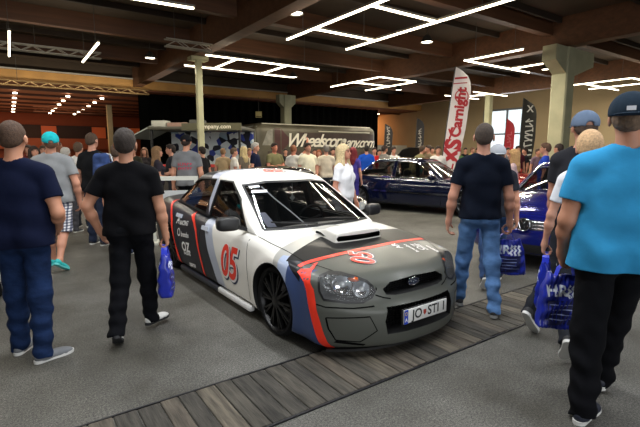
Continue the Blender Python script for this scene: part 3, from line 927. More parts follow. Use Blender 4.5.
def livery():
    """white paint with the dark, grey and black fields of the wrap, placed in the car's own coordinates"""
    m = bpy.data.materials.new('car_livery'); m.use_nodes = True
    nt = m.node_tree; N = nt.nodes; b = N['Principled BSDF']
    tc = N.new('ShaderNodeTexCoord')
    def half(a):                                                    # a.x + b.y + c.z > d
        dp = N.new('ShaderNodeVectorMath'); dp.operation = 'DOT_PRODUCT'; dp.inputs[1].default_value = a[:3]
        nt.links.new(tc.outputs['Object'], dp.inputs[0])
        g = N.new('ShaderNodeMath'); g.operation = 'GREATER_THAN'; g.inputs[1].default_value = a[3]
        nt.links.new(dp.outputs['Value'], g.inputs[0]); return g.outputs[0]
    def both(x, y):
        g = N.new('ShaderNodeMath'); g.operation = 'MULTIPLY'; nt.links.new(x, g.inputs[0]); nt.links.new(y, g.inputs[1]); return g.outputs[0]
    col = None; rgh = None
    def layer(c, r, planes):
        nonlocal col, rgh
        if col is None:
            q = N.new('ShaderNodeRGB'); q.outputs[0].default_value = (*hexc(c), 1); col = q.outputs[0]
            v = N.new('ShaderNodeValue'); v.outputs[0].default_value = r; rgh = v.outputs[0]; return
        k = half(planes[0])
        for p in planes[1:]: k = both(k, half(p))
        x = N.new('ShaderNodeMix'); x.data_type = 'RGBA'
        nt.links.new(k, x.inputs[0]); nt.links.new(col, x.inputs[6]); x.inputs[7].default_value = (*hexc(c), 1); col = x.outputs[2]
        y = N.new('ShaderNodeMix'); nt.links.new(k, y.inputs[0]); nt.links.new(rgh, y.inputs[2]); y.inputs[3].default_value = r; rgh = y.outputs[0]
    layer('e9e7df', 0.25, [])
    layer('adaca6', 0.3, [(1, 0.5, 0, -0.40), (1, 0, 0, -0.20), (0, 0, 1, 0.60)])        # grey band over the bonnet
    layer('a9b6cf', 0.28, [(1, 0, 0.25, 0.27), (0, 0, -1, -0.72)])                          # and down the wing
    layer('060606', 0.6, [(1, 0.5, 0, -0.235), (1, 0, 0, -0.09), (0, 0, 1, 0.69)])         # black field
    layer('232422', 0.5, [(1, 0, 0, -0.09), (0, 1, 0, 0.25), (0, 0, 1, 0.69)])
    layer('41527c', 0.28, [(1, 0, 0.1, 0.30), (0, 0, -1, -0.70)])
    layer('14161c', 0.3, [(1, 0, 1.2, 0.93), (-1, 0, -0.1, -0.47), (0, 0, -1, -0.70), (0.55, 0, 1, 0.80)])   # dark swoosh on the wing
    layer('53554f', 0.36, [(1, 0, 0, 0.32), (0, 0, 1, 0.665)])                               # matt grey nose
    layer('53554f', 0.36, [(1, 0, 0.26, 0.646)])
    layer('b0b8c8', 0.3, [(-1, 0, -0.58, 0.92), (0, -1, 0, 0.0)])                            # pale stripe on the doors
    layer('b0b8c8', 0.3, [(-1, 0, -0.58, 0.92), (0, 1, 0, 0.0)])
    layer('26282f', 0.35, [(-1, 0, -0.58, 1.13)])
    nt.links.new(col, b.inputs['Base Color']); nt.links.new(rgh, b.inputs['Roughness'])
    b.inputs['Metallic'].default_value = 0.05; b.inputs['Specular IOR Level'].default_value = 0.28; b.inputs['Coat Weight'].default_value = 0.08; b.inputs['Coat Roughness'].default_value = 0.12
    return m

HLX, HLZ = Vector((0.7071, 0.7071, 0)), Vector((0.7071, -0.7071, 0))
HL = [(-0.150, 0.635), (-0.085, 0.652), (0.0, 0.645), (0.12, 0.622), (0.205, 0.592), (0.247, 0.56), (0.269, 0.52), (0.247, 0.48), (0.184, 0.452), (0.057, 0.456), (-0.106, 0.478), (-0.140, 0.54)]
GRILLE = [(-0.27, 0.572), (0, 0.584), (0.27, 0.572), (0.35, 0.53), (0.33, 0.487), (0.25, 0.474), (-0.25, 0.474), (-0.33, 0.487), (-0.35, 0.53)]
INTAKE = [(-0.36, 0.405), (0.36, 0.405), (0.39, 0.30), (0.37, 0.20), (-0.37, 0.20), (-0.39, 0.30)]
def flip(v): return Vector((v[0], -v[1], v[2]))

def rally_car(loc, heading):
    s = RALLY
    s['paint'] = livery()
    blk = mat('car_black_plastic', '121213', 0.55)
    s['mirror_m'] = mat('matt_black', '1b1b1c', 0.45); s['rim_m'] = mat('rim_black', '0c0c0d', 0.38, 0.3); s['spokes'] = 10; s['wstyle'] = 'split'
    def cut_r(bm): add_prism(bm, HL, (HLZ * 0.80, HLX, (0, 0, 1), HLZ), 0.4, 1)
    def cut_l(bm): add_prism(bm, mirror_poly(HL), (flip(HLZ) * 0.80, -flip(HLX), (0, 0, 1), flip(HLZ)), 0.4, 1)
    def cut_g(bm): add_prism(bm, GRILLE, ((0.72, 0, 0), (0, 1, 0), (0, 0, 1), (1, 0, 0)), 0.4, 1)
    def cut_i(bm): add_prism(bm, INTAKE, ((0.78, 0, 0), (0, 1, 0), (0, 0, 1), (1, 0, 0)), 0.4, 1)
    s['cuts'] = (cut_r, cut_l, cut_g, cut_i)
    s['handle_m'] = mat('handle_pale', 'c3cad6', 0.3)
    root = build_car(s, loc, heading, 'white and grey tuned saloon with red stripes and number 05 on its door', 'saloon_car')
    bvh, bvc = s['bvh'], s['bvc']
    red = mat('stripe_red', 'f23a25', 0.4); white = mat('print_white', 'e8e8e8', 0.5); navy = mat('print_navy', '23304f', 0.5)
    chrome = mat('chrome', 'd8dade', 0.12, 1.0)
    # stripes
    sheet('red_stripe', stroke_poly([(0.335, -0.80), (0.335, -0.70), (0.345, -0.49), (0.35, -0.28), (0.345, 0), (0.325, 0.2), (0.295, 0.5), (0.265, 0.72)], 0.042), bvh, TOP, red, root, 0.004, 0.03)
    sheet('red_stripe', stroke_poly([(0.37, 0.668), (0.43, 0.645), (0.49, 0.61), (0.535, 0.54), (0.555, 0.45), (0.585, 0.32), (0.61, 0.19), (0.63, 0.09)], 0.055), bvh, SIDE_R(), red, root, 0.004, 0.03)
    sheet('red_stripe', stroke_poly([(-3.0, 0.90), (-2.82, 0.80), (-2.64, 0.68), (-2.52, 0.50), (-2.44, 0.30), (-2.38, 0.13)], 0.045), bvh, SIDE_R(), red, root, 0.004, 0.03)
    sheet('red_stripe', stroke_poly([(-2.05, 0.825), (-1.90, 0.75), (-1.79, 0.66), (-1.71, 0.5), (-1.65, 0.33), (-1.57, 0.13)], 0.045), bvh, SIDE_R(), red, root, 0.004, 0.03)
    # numbers: white backing, navy shadow, red figures
    def number(bv, frame, size, rot=0.0, sh=0.25):
        for nm, m, bold, off, dx in (('number_shadow', navy, 0.055, 0.003, 0.05), ('number_backing', white, 0.05, 0.0045, 0.02), ('race_number', red, 0.022, 0.0065, 0.0), ):
            bm = text_bm('05', size, bold * size, sh, 0.98)
            bmesh.ops.transform(bm, matrix=Matrix.Rotation(rot, 4, 'Z') @ Matrix.Translation((dx * size, -dx * size, 0)) @ Matrix.Diagonal((0.82, 1, 1, 1)), verts=bm.verts[:])
            lay_on(bm, bv, frame, off, 0.03); link(nm, bm_mesh(nm, bm, 40), m, root)
    number(bvh, ((-0.89, -0.2, 0.455), (1, 0, 0), (0, 0, 1)), 0.47)
    number(bvh, ((0.49, -0.27, 0.5), (-0.85, 0.52, 0), (-0.52, -0.85, 0)), 0.27, 0.0, 0.1)
    number(bvc, ((-1.47, 0.0, 0.9), (0, 1, 0), (-1, 0, 0)), 0.32)
    # sponsor marks
    T_ = lambda t, size, x, z, sh=0.0, bold=0.0, sx=1.0: label_text('sponsor_mark', t, size, bvh, ((x, -0.2, z), (1, 0, 0), (0, 0, 1)), white, root, bold, 0.005, sh, 0.08, 1.0, sx)
    T_('A', 0.15, -2.43, 0.71, 0.4, 0.004); T_('RACING', 0.075, -2.21, 0.69, 0.2, 0.002)
    T_('brembo', 0.085, -2.14, 0.555, 0, 0.002)
    bm = bmesh.new()
    for a in range(24):
        a0, a1 = 2 * PI * a / 24, 2 * PI * (a + 1) / 24
        bm.faces.new([bm.verts.new((r * math.cos(t), r * math.sin(t), 0)) for r, t in ((0.05, a0), (0.05, a1), (0.036, a1), (0.036, a0))])
    lay_on(bm, bvh, ((-2.36, -0.2, 0.56), (1, 0, 0), (0, 0, 1)), 0.005); link('sponsor_mark', bm_mesh('sponsor_mark', bm), white, root)
    T_('OZ', 0.16, -2.13, 0.40, 0, 0.006, 1.2); T_('RACING', 0.05, -2.10, 0.325, 0, 0.002, 1.3); T_('sparco', 0.08, -1.96, 0.215, 0.2, 0.003)
    for t, sz, x, y in (('AR', 0.09, 0.40, 0.22), ('brembo', 0.055, 0.47, 0.33), ('OZ', 0.10, 0.46, 0.44), ('RACING', 0.035, 0.47, 0.49), ('sparco', 0.055, 0.52, 0.56)):
        label_text('sponsor_mark', t, sz, bvh, ((x, y, 0.5), (-1, 0, 0), (0, -1, 0)), white, root, 0.002, 0.005)
    # grille: mesh, emblem
    bm = bmesh.new()
    for z in np.arange(0.485, 0.585, 0.018): add_box(bm, (0.765, 0, z), (0.012, 0.66, 0.004))
    for y in np.arange(-0.32, 0.33, 0.03): add_box(bm, (0.765, y, 0.53), (0.010, 0.004, 0.10))
    link('grille', bm_mesh('grille', bm), mat('mesh_black', '0a0a0a', 0.4, 0.3), root)
    bm = bmesh.new()
    pts = [(0.805, 0.062 * math.cos(a), 0.53 + 0.031 * math.sin(a)) for a in np.linspace(0, 2 * PI, 28, endpoint=False)]
    add_tube(bm, pts, 0.005, 6, True)
    add_ball(bm, (0.802, -0.026, 0.535), 0.010, 8)
    for y, z in ((0.0, 0.545), (0.018, 0.537), (0.032, 0.527), (0.004, 0.522), (-0.012, 0.517)): add_ball(bm, (0.802, y, z), 0.0055, 8)
    link('emblem', bm_mesh('emblem', bm, 60), chrome, root)
    bm = bmesh.new(); add_prism(bm, [(0.058 * math.cos(a), 0.029 * math.sin(a)) for a in np.linspace(0, 2 * PI, 24, endpoint=False)], ((0.785, 0, 0.53), (0, 1, 0), (0, 0, 1), (1, 0, 0)), 0.014)
    link('emblem_plate', bm_mesh('emblem_plate', bm), mat('emblem_navy', '1b2440', 0.3), root)
    bm = bmesh.new()
    for z in np.arange(0.215, 0.4, 0.022): add_box(bm, (0.80, 0, z), (0.012, 0.75, 0.004))
    for y in np.arange(-0.36, 0.37, 0.035): add_box(bm, (0.80, y, 0.30), (0.010, 0.004, 0.19))
    link('intake_mesh', bm_mesh('intake_mesh', bm), mat('mesh_black', '0a0a0a', 0.4, 0.3), root)
    # number plate
    pl = box_obj('number_plate', (0.952, -0.01, 0.325), (0.012, 0.50, 0.110), mat('plate_white', 'dcdcd8', 0.35), root, 0.004)
    def on_plate(name, bm, m, o):
        bmesh.ops.transform(bm, matrix=Matrix(((0, 0, 1, o[0]), (1, 0, 0, o[1]), (0, 1, 0, o[2]), (0, 0, 0, 1))), verts=bm.verts[:])
        return link(name, bm_mesh(name, bm), m, pl)
    ink = mat('plate_ink', '111113', 0.4)
    on_plate('plate_text', text_bm('JO', 0.105, 0.002), ink, (0.9592, -0.115, 0.325))
    on_plate('plate_text', text_bm('STI 1', 0.105, 0.002), ink, (0.9592, 0.115, 0.325))
    bm = poly_bm([[(-0.017, 0.02), (0.017, 0.02), (0.017, -0.008), (0, -0.026), (-0.017, -0.008)]]); on_plate('plate_crest', bm, mat('crest_red', 'a33a30', 0.4), (0.9592, -0.028, 0.325))
    bm = bmesh.new(); add_box(bm, (0, 0, 0), (0.042, 0.112, 0.001)); on_plate('plate_band', bm, mat('plate_blue', '1c3fb0', 0.4), (0.9588, -0.238, 0.325))
    on_plate('plate_text', text_bm('A', 0.04, 0.001), mat('print_white', 'e8e8e8', 0.5), (0.960, -0.238, 0.30))
    bm = bmesh.new()
    for a in range(12): add_prism(bm, [(0.012 * math.cos(2 * PI * a / 12) + 0.003 * math.cos(t), 0.012 * math.sin(2 * PI * a / 12) + 0.003 * math.sin(t)) for t in np.linspace(0, 2 * PI, 5, endpoint=False)], ((0, 0, 0), (1, 0, 0), (0, 1, 0), (0, 0, 1)), 0.0005)
    on_plate('plate_stars', bm, mat('star_yellow', 'e8c83a', 0.4), (0.960, -0.238, 0.35))
    box_obj('plate_holder', (0.943, -0.01, 0.325), (0.012, 0.53, 0.125), blk, root, 0.004)
    # headlights
    for sg in (0, 1):
        fx = (lambda v: Vector(v)) if sg == 0 else (lambda v: flip(Vector(v)))
        o = fx(HLZ * 0.6); X = HLX if sg == 0 else -flip(HLX); Z = HLZ if sg == 0 else flip(HLZ)
        poly = HL if sg == 0 else mirror_poly(HL); sp = 1 if sg == 0 else -1
        e = empty('headlight'); e.parent = root
        bm = poly_bm([poly]); lay_on(bm, bvh, (o, X, (0, 0, 1)), 0.002, 0.03)
        link('lamp_cover', bm_mesh('lamp_cover', bm, 60), mat('clear_cover', 'f2f6f8', 0.02, alpha=0.07, coat=1.0), e)
        base = Z * 0.803
        for p, q, r in ((0.165, 0.527, 0.066), (0.015, 0.555, 0.076)):
            bm = bmesh.new()
            M = Matrix.Translation(base + X * p * sp + Vector((0, 0, q))) @ Z.to_track_quat('Z', 'Y').to_matrix().to_4x4()
            add_lathe(bm, [(0.006, 0.004), (r * 0.45, 0.010), (r * 0.8, 0.022), (r, 0.042), (r * 1.06, 0.042), (r * 1.06, 0.0)], 28, M)
            rf = link('reflector', bm_mesh('reflector', bm, 40), chrome, e)
            bm = bmesh.new(); add_ball(bm, base + X * p * sp + Z * 0.022 + Vector((0, 0, q)), r * 0.33, 16)
            link('bulb', bm_mesh('bulb', bm, 60), mat('bulb_glass', 'e8eef2', 0.05, 0.2, coat=1.0), rf)
        bm = bmesh.new(); add_ball(bm, base + X * 0.10 * sp + Z * 0.02 + Vector((0, 0, 0.605)), 0.045, 14, (1.3, 1, 0.55))
        link('indicator', bm_mesh('indicator', bm, 60), mat('amber', 'c8521a', 0.15, coat=1.0), e)
        bm = bmesh.new()
        add_prism(bm, poly, (Z * 0.797, X, (0, 0, 1), Z), 0.006)
        link('lamp_back', bm_mesh('lamp_back', bm), mat('lamp_chrome', 'a9abac', 0.14, 0.95, bump=1.0, bscale=30), e)
        sheet('lamp_rim', stroke_poly(list(poly) + [poly[0]], 0.016), bvh, (o, X, (0, 0, 1)), mat('rim_dark', '0e0e0f', 0.4), root, 0.003, 0.03)
        # lines on the bumper
        mk = (lambda p: p) if sg == 0 else mirror_poly
        gapm = mat('gap_black', '050505', 0.9)
        for ln in ([(-0.77, 0.345), (-0.50, 0.35), (-0.45, 0.24), (-0.56, 0.155), (-0.71, 0.17), (-0.755, 0.26), (-0.77, 0.345)], [(-0.42, 0.495), (-0.36, 0.47), (-0.30, 0.455)], [(-0.84, 0.45), (-0.77, 0.425), (-0.60, 0.415), (-0.45, 0.42)]):
            ln = ln if sg == 0 else [(-a, b) for a, b in ln]
            sheet('bumper_seam', stroke_poly(ln, 0.009), bvh, FRONT, gapm, root, 0.0015, 0.04)
        ln = [(-0.78, 0.64), (-0.69, 0.655)] 
        e2 = [(0.80, -0.40 * (1 - 2 * sg)), (0.60, -0.60 * (1 - 2 * sg)), (0.30, -0.735 * (1 - 2 * sg)), (-0.2, -0.75 * (1 - 2 * sg)), (-0.45, -0.74 * (1 - 2 * sg))]
        sheet('bonnet_seam', stroke_poly(e2, 0.008), bvh, TOP, gapm, root, 0.0015, 0.04)
        bm = poly_bm([[(-0.70, 0.17), (-0.52, 0.135), (-0.53, 0.12), (-0.72, 0.15)] if sg == 0 else [(0.70, 0.17), (0.72, 0.15), (0.53, 0.12), (0.52, 0.135)]])
        lay_on(bm, bvh, FRONT, 0.003); link('bumper_slot', bm_mesh('bumper_slot', bm), gapm, root)
        # skirt under the doors
        sy = -1 if sg == 0 else 1
        box_obj('side_skirt', (-0.82, sy * 0.822, 0.10), (0.76, 0.06, 0.06), mat('skirt_white', 'd8d8d6', 0.3), root, 0.02); box_obj('side_skirt', (-1.80, sy * 0.822, 0.10), (1.2, 0.06, 0.06), mat('skirt_dark', '2a2c33', 0.35), root, 0.02)
    bm = bmesh.new()                                                # lip
    lip = [(0.83 - 0.33 * (abs(y) / 0.82) ** 2.5, y, 0.072) for y in np.linspace(-0.72, 0.72, 25)]
    for i in range(len(lip) - 1):
        a, b = Vector(lip[i]), Vector(lip[i + 1]); d = b - a
        add_box(bm, (a + b) / 2, (0.09, d.length * 1.05, 0.02), d.to_track_quat('Y', 'Z').to_matrix())
    link('front_lip', bm_mesh('front_lip', bm), blk, root)
    # bonnet scoop
    V, Q = round_box((24, 24, 10), (0.06, 0.10, 0.3))
    t = (V[:, 0] + 1) / 2; q = V[:, 1]; r = (V[:, 2] + 1) / 2
    X = -0.42 + t * 0.58 - 0.03 * q ** 2 * t
    hood = curve1(s['top'])(X) - 0.02 - 0.02 * q ** 2
    top = 0.008 + 0.092 * np.clip(t * 1.5, 0, 1) ** 1.3
    V = np.stack([X, q * (0.235 + 0.055 * t - 0.02 * r), hood + r * (0.02 + top)], 1)
    me = mesh_np('hood_scoop', V, Q, True, np.zeros(len(Q))); me.materials.append(mat('scoop_white', 'e9e7df', 0.25, coat=0.4)); me.materials.append(mat('gap_black', '050505', 0.9))
    bm = bmesh.new(); add_prism(bm, [(-0.255, 0.775), (0.255, 0.775), (0.265, 0.80), (0.25, 0.822), (-0.25, 0.822), (-0.265, 0.80)], ((-0.22, 0, 0), (0, 1, 0), (0, 0, 1), (1, 0, 0)), 0.6, 1)
    me = boolean(me, bm); me.set_sharp_from_angle(angle=rad(40)); link('hood_scoop', me, None, root)
    # wipers, dash papers, hanging tag, stickers, white line
    for y0, y1 in ((-0.10, -0.56), (0.50, 0.02)):
        bm = bmesh.new(); pa = []
        for k in range(9):
            y = y0 + (y1 - y0) * k / 8; z = 0.845 + 0.035 * k / 8
            h = bvc.ray_cast(Vector((1.3, y, z)), Vector((-1, 0, 0)), 3)
            if h[0] is not None: pa.append(h[0] + h[1] * 0.02)
        if len(pa) > 2: add_tube(bm, pa, 0.008, 6)
        link('wiper', bm_mesh('wiper', bm, 60), blk, root)
    white_s = mat('sticker_white', 'd9dbe0', 0.5)
    sheet('screen_sticker', [[(-0.51, 1.165), (-0.36, 1.17), (-0.37, 1.145), (-0.515, 1.14)]], bvc, FRONT, white_s, root, 0.003, 0.05)
    sheet('screen_sticker', [[(-0.505, 1.205), (-0.40, 1.215), (-0.405, 1.195), (-0.51, 1.185)]], bvc, FRONT, white_s, root, 0.003, 0.05)
    sheet('screen_sticker', [[(-0.60, 0.865), (-0.51, 0.865), (-0.525, 0.985), (-0.60, 0.985)]], bvc, FRONT, mat('notice_paper', 'b9bfd6', 0.6), root, -0.02, 0.05)
    sheet('screen_line', stroke_poly([(-0.375, 1.215), (-0.335, 1.10), (-0.27, 0.98), (-0.20, 0.85)], 0.018), bvc, FRONT, white_s, root, -0.018, 0.05)  # thin white diagonal line just inside the windscreen
    bm = bmesh.new(); add_tube(bm, [(-1.05, 0.02, 1.22), (-1.05, 0.02, 1.09)], 0.003, 6); add_box(bm, (-1.05, 0.02, 1.055), (0.006, 0.05, 0.05), Matrix.Rotation(rad(45), 3, 'X'))
    link('air_freshener', bm_mesh('air_freshener', bm), mat('tag_grey', '9aa09c', 0.6), root)
    bm = bmesh.new(); add_box(bm, (-1.10, 0.02, 1.205), (0.03, 0.22, 0.055)); bmesh.ops.bevel(bm, geom=bm.edges[:], offset=0.012, segments=2, affect='EDGES')
    link('rear_view_mirror', bm_mesh('rear_view_mirror', bm), blk, root)
    return root
# ------------------------------------------------------------------ the hall
def floor_mat():
    m = bpy.data.materials.new('asphalt_floor'); m.use_nodes = True
    nt = m.node_tree; N = nt.nodes; b = N['Principled BSDF']
    tc = N.new('ShaderNodeTexCoord')
    def noise(sc, det=6, rough=0.6):
        n = N.new('ShaderNodeTexNoise'); n.inputs['Scale'].default_value = sc; n.inputs['Detail'].default_value = det; n.inputs['Roughness'].default_value = rough
        nt.links.new(tc.outputs['Object'], n.inputs['Vector']); return n.outputs[0]
    def ramp(src, p0, p1, c0, c1):
        r = N.new('ShaderNodeValToRGB'); r.color_ramp.elements[0].position = p0; r.color_ramp.elements[1].position = p1
        r.color_ramp.elements[0].color = (*hexc(c0), 1); r.color_ramp.elements[1].color = (*hexc(c1), 1)
        nt.links.new(src, r.inputs[0]); return r.outputs[0]
    def mul(a, c, f=1.0):
        x = N.new('ShaderNodeMix'); x.data_type = 'RGBA'; x.blend_type = 'MULTIPLY'; x.inputs[0].default_value = f
        nt.links.new(a, x.inputs[6]); nt.links.new(c, x.inputs[7]); return x.outputs[2]
    fine = ramp(noise(70, 5, 0.85), 0.40, 0.60, '4b4a46', '9a9890')
    blot = ramp(noise(1.1, 6), 0.36, 0.66, 'a9a69c', 'ffffff')
    grit = ramp(noise(190, 3, 0.8), 0.42, 0.58, '8c8c8c', 'ffffff')
    nt.links.new(mul(mul(fine, blot), grit), b.inputs['Base Color'])
    b.inputs['Roughness'].default_value = 0.62
    bp = N.new('ShaderNodeBump'); bp.inputs['Strength'].default_value = 0.35; bp.inputs['Distance'].default_value = 0.006
    nt.links.new(noise(260, 3), bp.inputs['Height']); nt.links.new(bp.outputs[0], b.inputs['Normal'])
    return m

def struct(name, m, boxes, bevel=0):
    bm = bmesh.new()
    for c, s_ in boxes: add_box(bm, c, s_)
    o = link(name, bm_mesh(name, bm), m); o['kind'] = 'structure'; return o

A0, A1, B0, B1 = -24.0, 27.0, -12.0, 44.0
brown = mat('timber_brown', '5f3d26', 0.6, var=0.25, scale=1.5, stretch=(0.3, 4, 6))
brown2 = mat('ceiling_dark', '463829', 0.8, var=0.2, scale=0.8)
beige = mat('wall_beige', 'b5a07c', 0.8, var=0.06, scale=0.7)
concrete = mat('concrete_pale', 'b3b190', 0.75, var=0.10, scale=2.5)
struct('floor', floor_mat(), [(((A0 + A1) / 2, (B0 + B1) / 2, -0.1), (A1 - A0, B1 - B0, 0.2))])
struct('wall_right', beige, [((A1 + 0.15, (B0 + 15.4) / 2, 2.9), (0.3, 15.4 - B0, 5.8)), ((A1 + 0.15, (18.9 + B1) / 2, 2.9), (0.3, B1 - 18.9, 5.8)), ((A1 + 0.15, 17.15, 5.1), (0.3, 3.5, 1.4)), ((A1 + 0.15, 17.15, 0.3), (0.3, 3.5, 0.6))])
struct('wall_left', beige, [((A0 - 0.15, (B0 + B1) / 2, 2.9), (0.3, B1 - B0, 5.8))])
struct('ceiling', brown2, [(((A0 + A1) / 2, (B0 + 24.7) / 2, 5.95), (A1 - A0, 24.7 - B0, 0.3))])
struct('ceiling_lower', mat('ceiling_russet', '7a4c34', 0.7, var=0.15, scale=1.0), [(((A0 + A1) / 2, (25.0 + B1) / 2, 4.85), (A1 - A0, B1 - 25.0, 0.2))])
# big timbers along the hall and lighter ones across
for k, a in enumerate((-12.9, -3.6, 5.7, 14.9, 23.6)):
    struct('ceiling_beam', brown, [((a, (B0 + 24.6) / 2, 5.35), (0.42, 24.6 - B0, 0.92))])
for k, b in enumerate((-5.5, -1.0, 3.5, 8.0, 12.0, 15.9, 20.0)):
    struct('ceiling_beam', brown, [(((A0 + A1) / 2, b, 5.55), (A1 - A0, 0.26, 0.5))])
for b in np.arange(-7.75, 24, 2.2):
    struct('ceiling_joist', mat('timber_dark', '35291f', 0.7), [(((A0 + A1) / 2, float(b), 5.72), (A1 - A0, 0.10, 0.20))])
struct('ceiling_beam', mat('beam_ochre', 'c2904f', 0.6, var=0.2, scale=1.2), [(((A0 + A1) / 2, 24.75, 5.02), (A1 - A0, 0.35, 0.42))])
struct('trim_beam', mat('beam_cap', 'b9b2a4', 0.6), [(((A0 + A1) / 2, 24.55, 5.27), (A1 - A0, 0.1, 0.06))])
struct('wall_above_beam', brown2, [(((A0 + A1) / 2, 24.8, 5.5), (A1 - A0, 0.2, 0.6))])
# columns
def column(a, b, w, z, arms, arms2=None):
    bm = bmesh.new(); add_box(bm, (a, b, z / 2), (w, w, z))
    bmesh.ops.bevel(bm, geom=[e for e in bm.edges if abs(e.verts[0].co.z - e.verts[1].co.z) > 1], offset=w * 0.08, segments=1, affect='EDGES')
    if arms:
        for sx in (-1, 1):
            add_prism(bm, [(0, z - 0.95), (arms if sx < 0 or not arms2 else arms2, z - 0.45), (arms if sx < 0 or not arms2 else arms2, z), (0, z)], ((a, b - w * 0.42, 0), (sx, 0, 0), (0, 0, 1), (0, 1, 0)), w * 0.84)
    bmesh.ops.recalc_face_normals(bm, faces=bm.faces[:])
    o = link('column', bm_mesh('column', bm), concrete); o['kind'] = 'structure'
column(15.09, 7.65, 0.52, 4.89, 0.95, 1.55)
column(13.7, 23.1, 0.5, 4.89, 0.55)
column(23.3, 16.0, 0.34, 4.89, 0.0)
o = column(5.7, 15.6, 0.20, 4.87, 0.0)
struct('column_cap', concrete, [((5.7, 15.6, 4.80), (0.62, 0.42, 0.12))])
column(5.7, 32.7, 0.32, 4.74, 0.0)
# far end of the hall, lit red
struct('wall_end', mat('wall_russet', '8a4528', 0.7, var=0.1, scale=0.6), [(((A0 + A1) / 2, B1 + 0.15, 2.4), (A1 - A0, 0.3, 4.8))])
dark_band = mat('gallery_dark', '2a1712', 0.6)
struct('trim_1', dark_band, [((-4.0, B1 - 0.05, 3.25), (34, 0.1, 1.1))])
struct('trim_2', mat('gallery_front', '9a5230', 0.6), [((-4.0, B1 - 0.3, 2.25), (34, 0.5, 0.9))])
glow = mat('lit_doorway', 'c0582a', 0.5, emit=0.16)
for k, a in enumerate((-0.3, 2.9, 6.7, 9.7)):
    struct('window_%d' % (k + 2), glow, [((a, B1 - 0.12, 3.25), (1.1, 0.06, 0.98))])
# the daylight opening in the right-hand wall
def window():
    fr = mat('frame_grey', '7d8388', 0.5)
    y0, y1, z0, z1 = 15.4, 18.9, 0.6, 4.4
    bx = [((A1 + 0.05, (y0 + y1) / 2, z0 + .06), (0.14, y1 - y0, 0.12)), ((A1 + 0.05, (y0 + y1) / 2, z1 - .06), (0.14, y1 - y0, 0.12)), ((A1 + 0.05, (y0 + y1) / 2, 2.75), (0.12, y1 - y0, 0.10)), ((A1 + .05, (y0 + y1) / 2, (z0 + z1) / 2), (0.12, 0.09, z1 - z0))]
    for y in (y0 + .06, y1 - .06): bx.append(((A1 + 0.05, y, (z0 + z1) / 2), (0.14, 0.12, z1 - z0)))
    struct('window_1', fr, bx)
    o = struct('window_pane', mat('pane_glass', 'd5e2ea', 0.05, alpha=0.15), [((A1 + 0.08, (y0 + y1) / 2, (z0 + z1) / 2), (0.012, y1 - y0, z1 - z0))])
    struct('daylight_panel', mat('daylight_glow', 'c7d2d8', 0.8, emit=2.2), [((A1 + 4, 20.0, 3.0), (0.3, 16, 7))])  # glowing panel added outside, stands in for bright daylight
window()
# the timber strip let into the floor
def planks():
    root = empty('plank_strip', (0, 0, 0)); root['kind'] = 'structure'
    m = [mat('plank_grey_%d' % k, c, 0.8, var=0.6, scale=5, bump=0.5, bscale=14, stretch=(6, 0.7, 1)) for k, c in enumerate(('47433b', '544d43', '3c3933', '5f584c'))]
    rnd = random.Random(3)
    c0 = hall(-0.8, 2.36)
    bmid = (hall(-1.32, 2.358)[1] + hall(-0.29, 2.358)[1]) / 2
    a = -3.2
    k = 0
    while a < 9.0:
        w = rnd.choice((0.115, 0.125, 0.135, 0.15))
        bm = bmesh.new(); add_box(bm, (a + w / 2, bmid + rnd.uniform(-.006, .006), -0.004 + rnd.uniform(-.002, .002)), (w - 0.007, 0.60, 0.03))
        bmesh.ops.bevel(bm, geom=bm.edges[:], offset=0.004, segments=1, affect='EDGES')
        link('plank', bm_mesh('plank', bm), rnd.choice(m), root)
        a += w; k += 1
    bm = bmesh.new()
    for s_ in (-1, 1): add_box(bm, (2.9, bmid + s_ * 0.312, 0.004), (12.2, 0.014, 0.012))
    link('edge_strip', bm_mesh('edge_strip', bm), mat('edge_iron', '16161a', 0.5), root)
planks()
# ------------------------------------------------------------------ lamps, trusses, curtain
tube_m = mat('tube_light', 'fff0cf', 0.4, emit=9.0)
ztube = 4.6
for b in np.arange(27, 44, 2.6):
    struct('ceiling_joist', mat('joist_russet', '4a2a1c', 0.7), [(((A0 + A1) / 2, float(b), 4.70), (A1 - A0, 0.14, 0.12))])
def light_frame(label, segs, z=ztube, w=0.05):
    """hanging frame of light tubes; segs in hall coordinates"""
    c = Vector((sum(s_[0][0] + s_[1][0] for s_ in segs) / 2 / len(segs), sum(s_[0][1] + s_[1][1] for s_ in segs) / 2 / len(segs), z))
    e = empty('hanging_light_frame', c, 0, label, 'ceiling light', 'hanging frames of light tubes')
    for p, q in segs:
        p = Vector((*p, z)) - c; q = Vector((*q, z)) - c
        d = (q - p); n = d.normalized()
        R = n.to_track_quat('Y', 'Z').to_matrix()
        bm = bmesh.new(); add_box(bm, (p + q) / 2, (w, d.length - 0.06, 0.035), R); link('light_tube', bm_mesh('light_tube', bm), tube_m, e)
        bm = bmesh.new(); add_box(bm, (p + q) / 2 + Vector((0, 0, 0.045)), (w * 1.1, d.length, 0.05), R); link('tube_housing', bm_mesh('tube_housing', bm), mat('housing_grey', '8a8478', 0.5), e)
    for p, q in segs[:2]:
        for t in (0.15, 0.85):
            bm = bmesh.new(); x = Vector((*p, 0)).lerp(Vector((*q, 0)), t) - Vector((c.x, c.y, 0)); add_cyl(bm, x + Vector((0, 0, 0.05)), x + Vector((0, 0, 5.75 - z)), 0.008, seg=6)
            link('hanger_rod', bm_mesh('hanger_rod', bm), mat('rod_grey', '5a5650', 0.5), e)
    return e
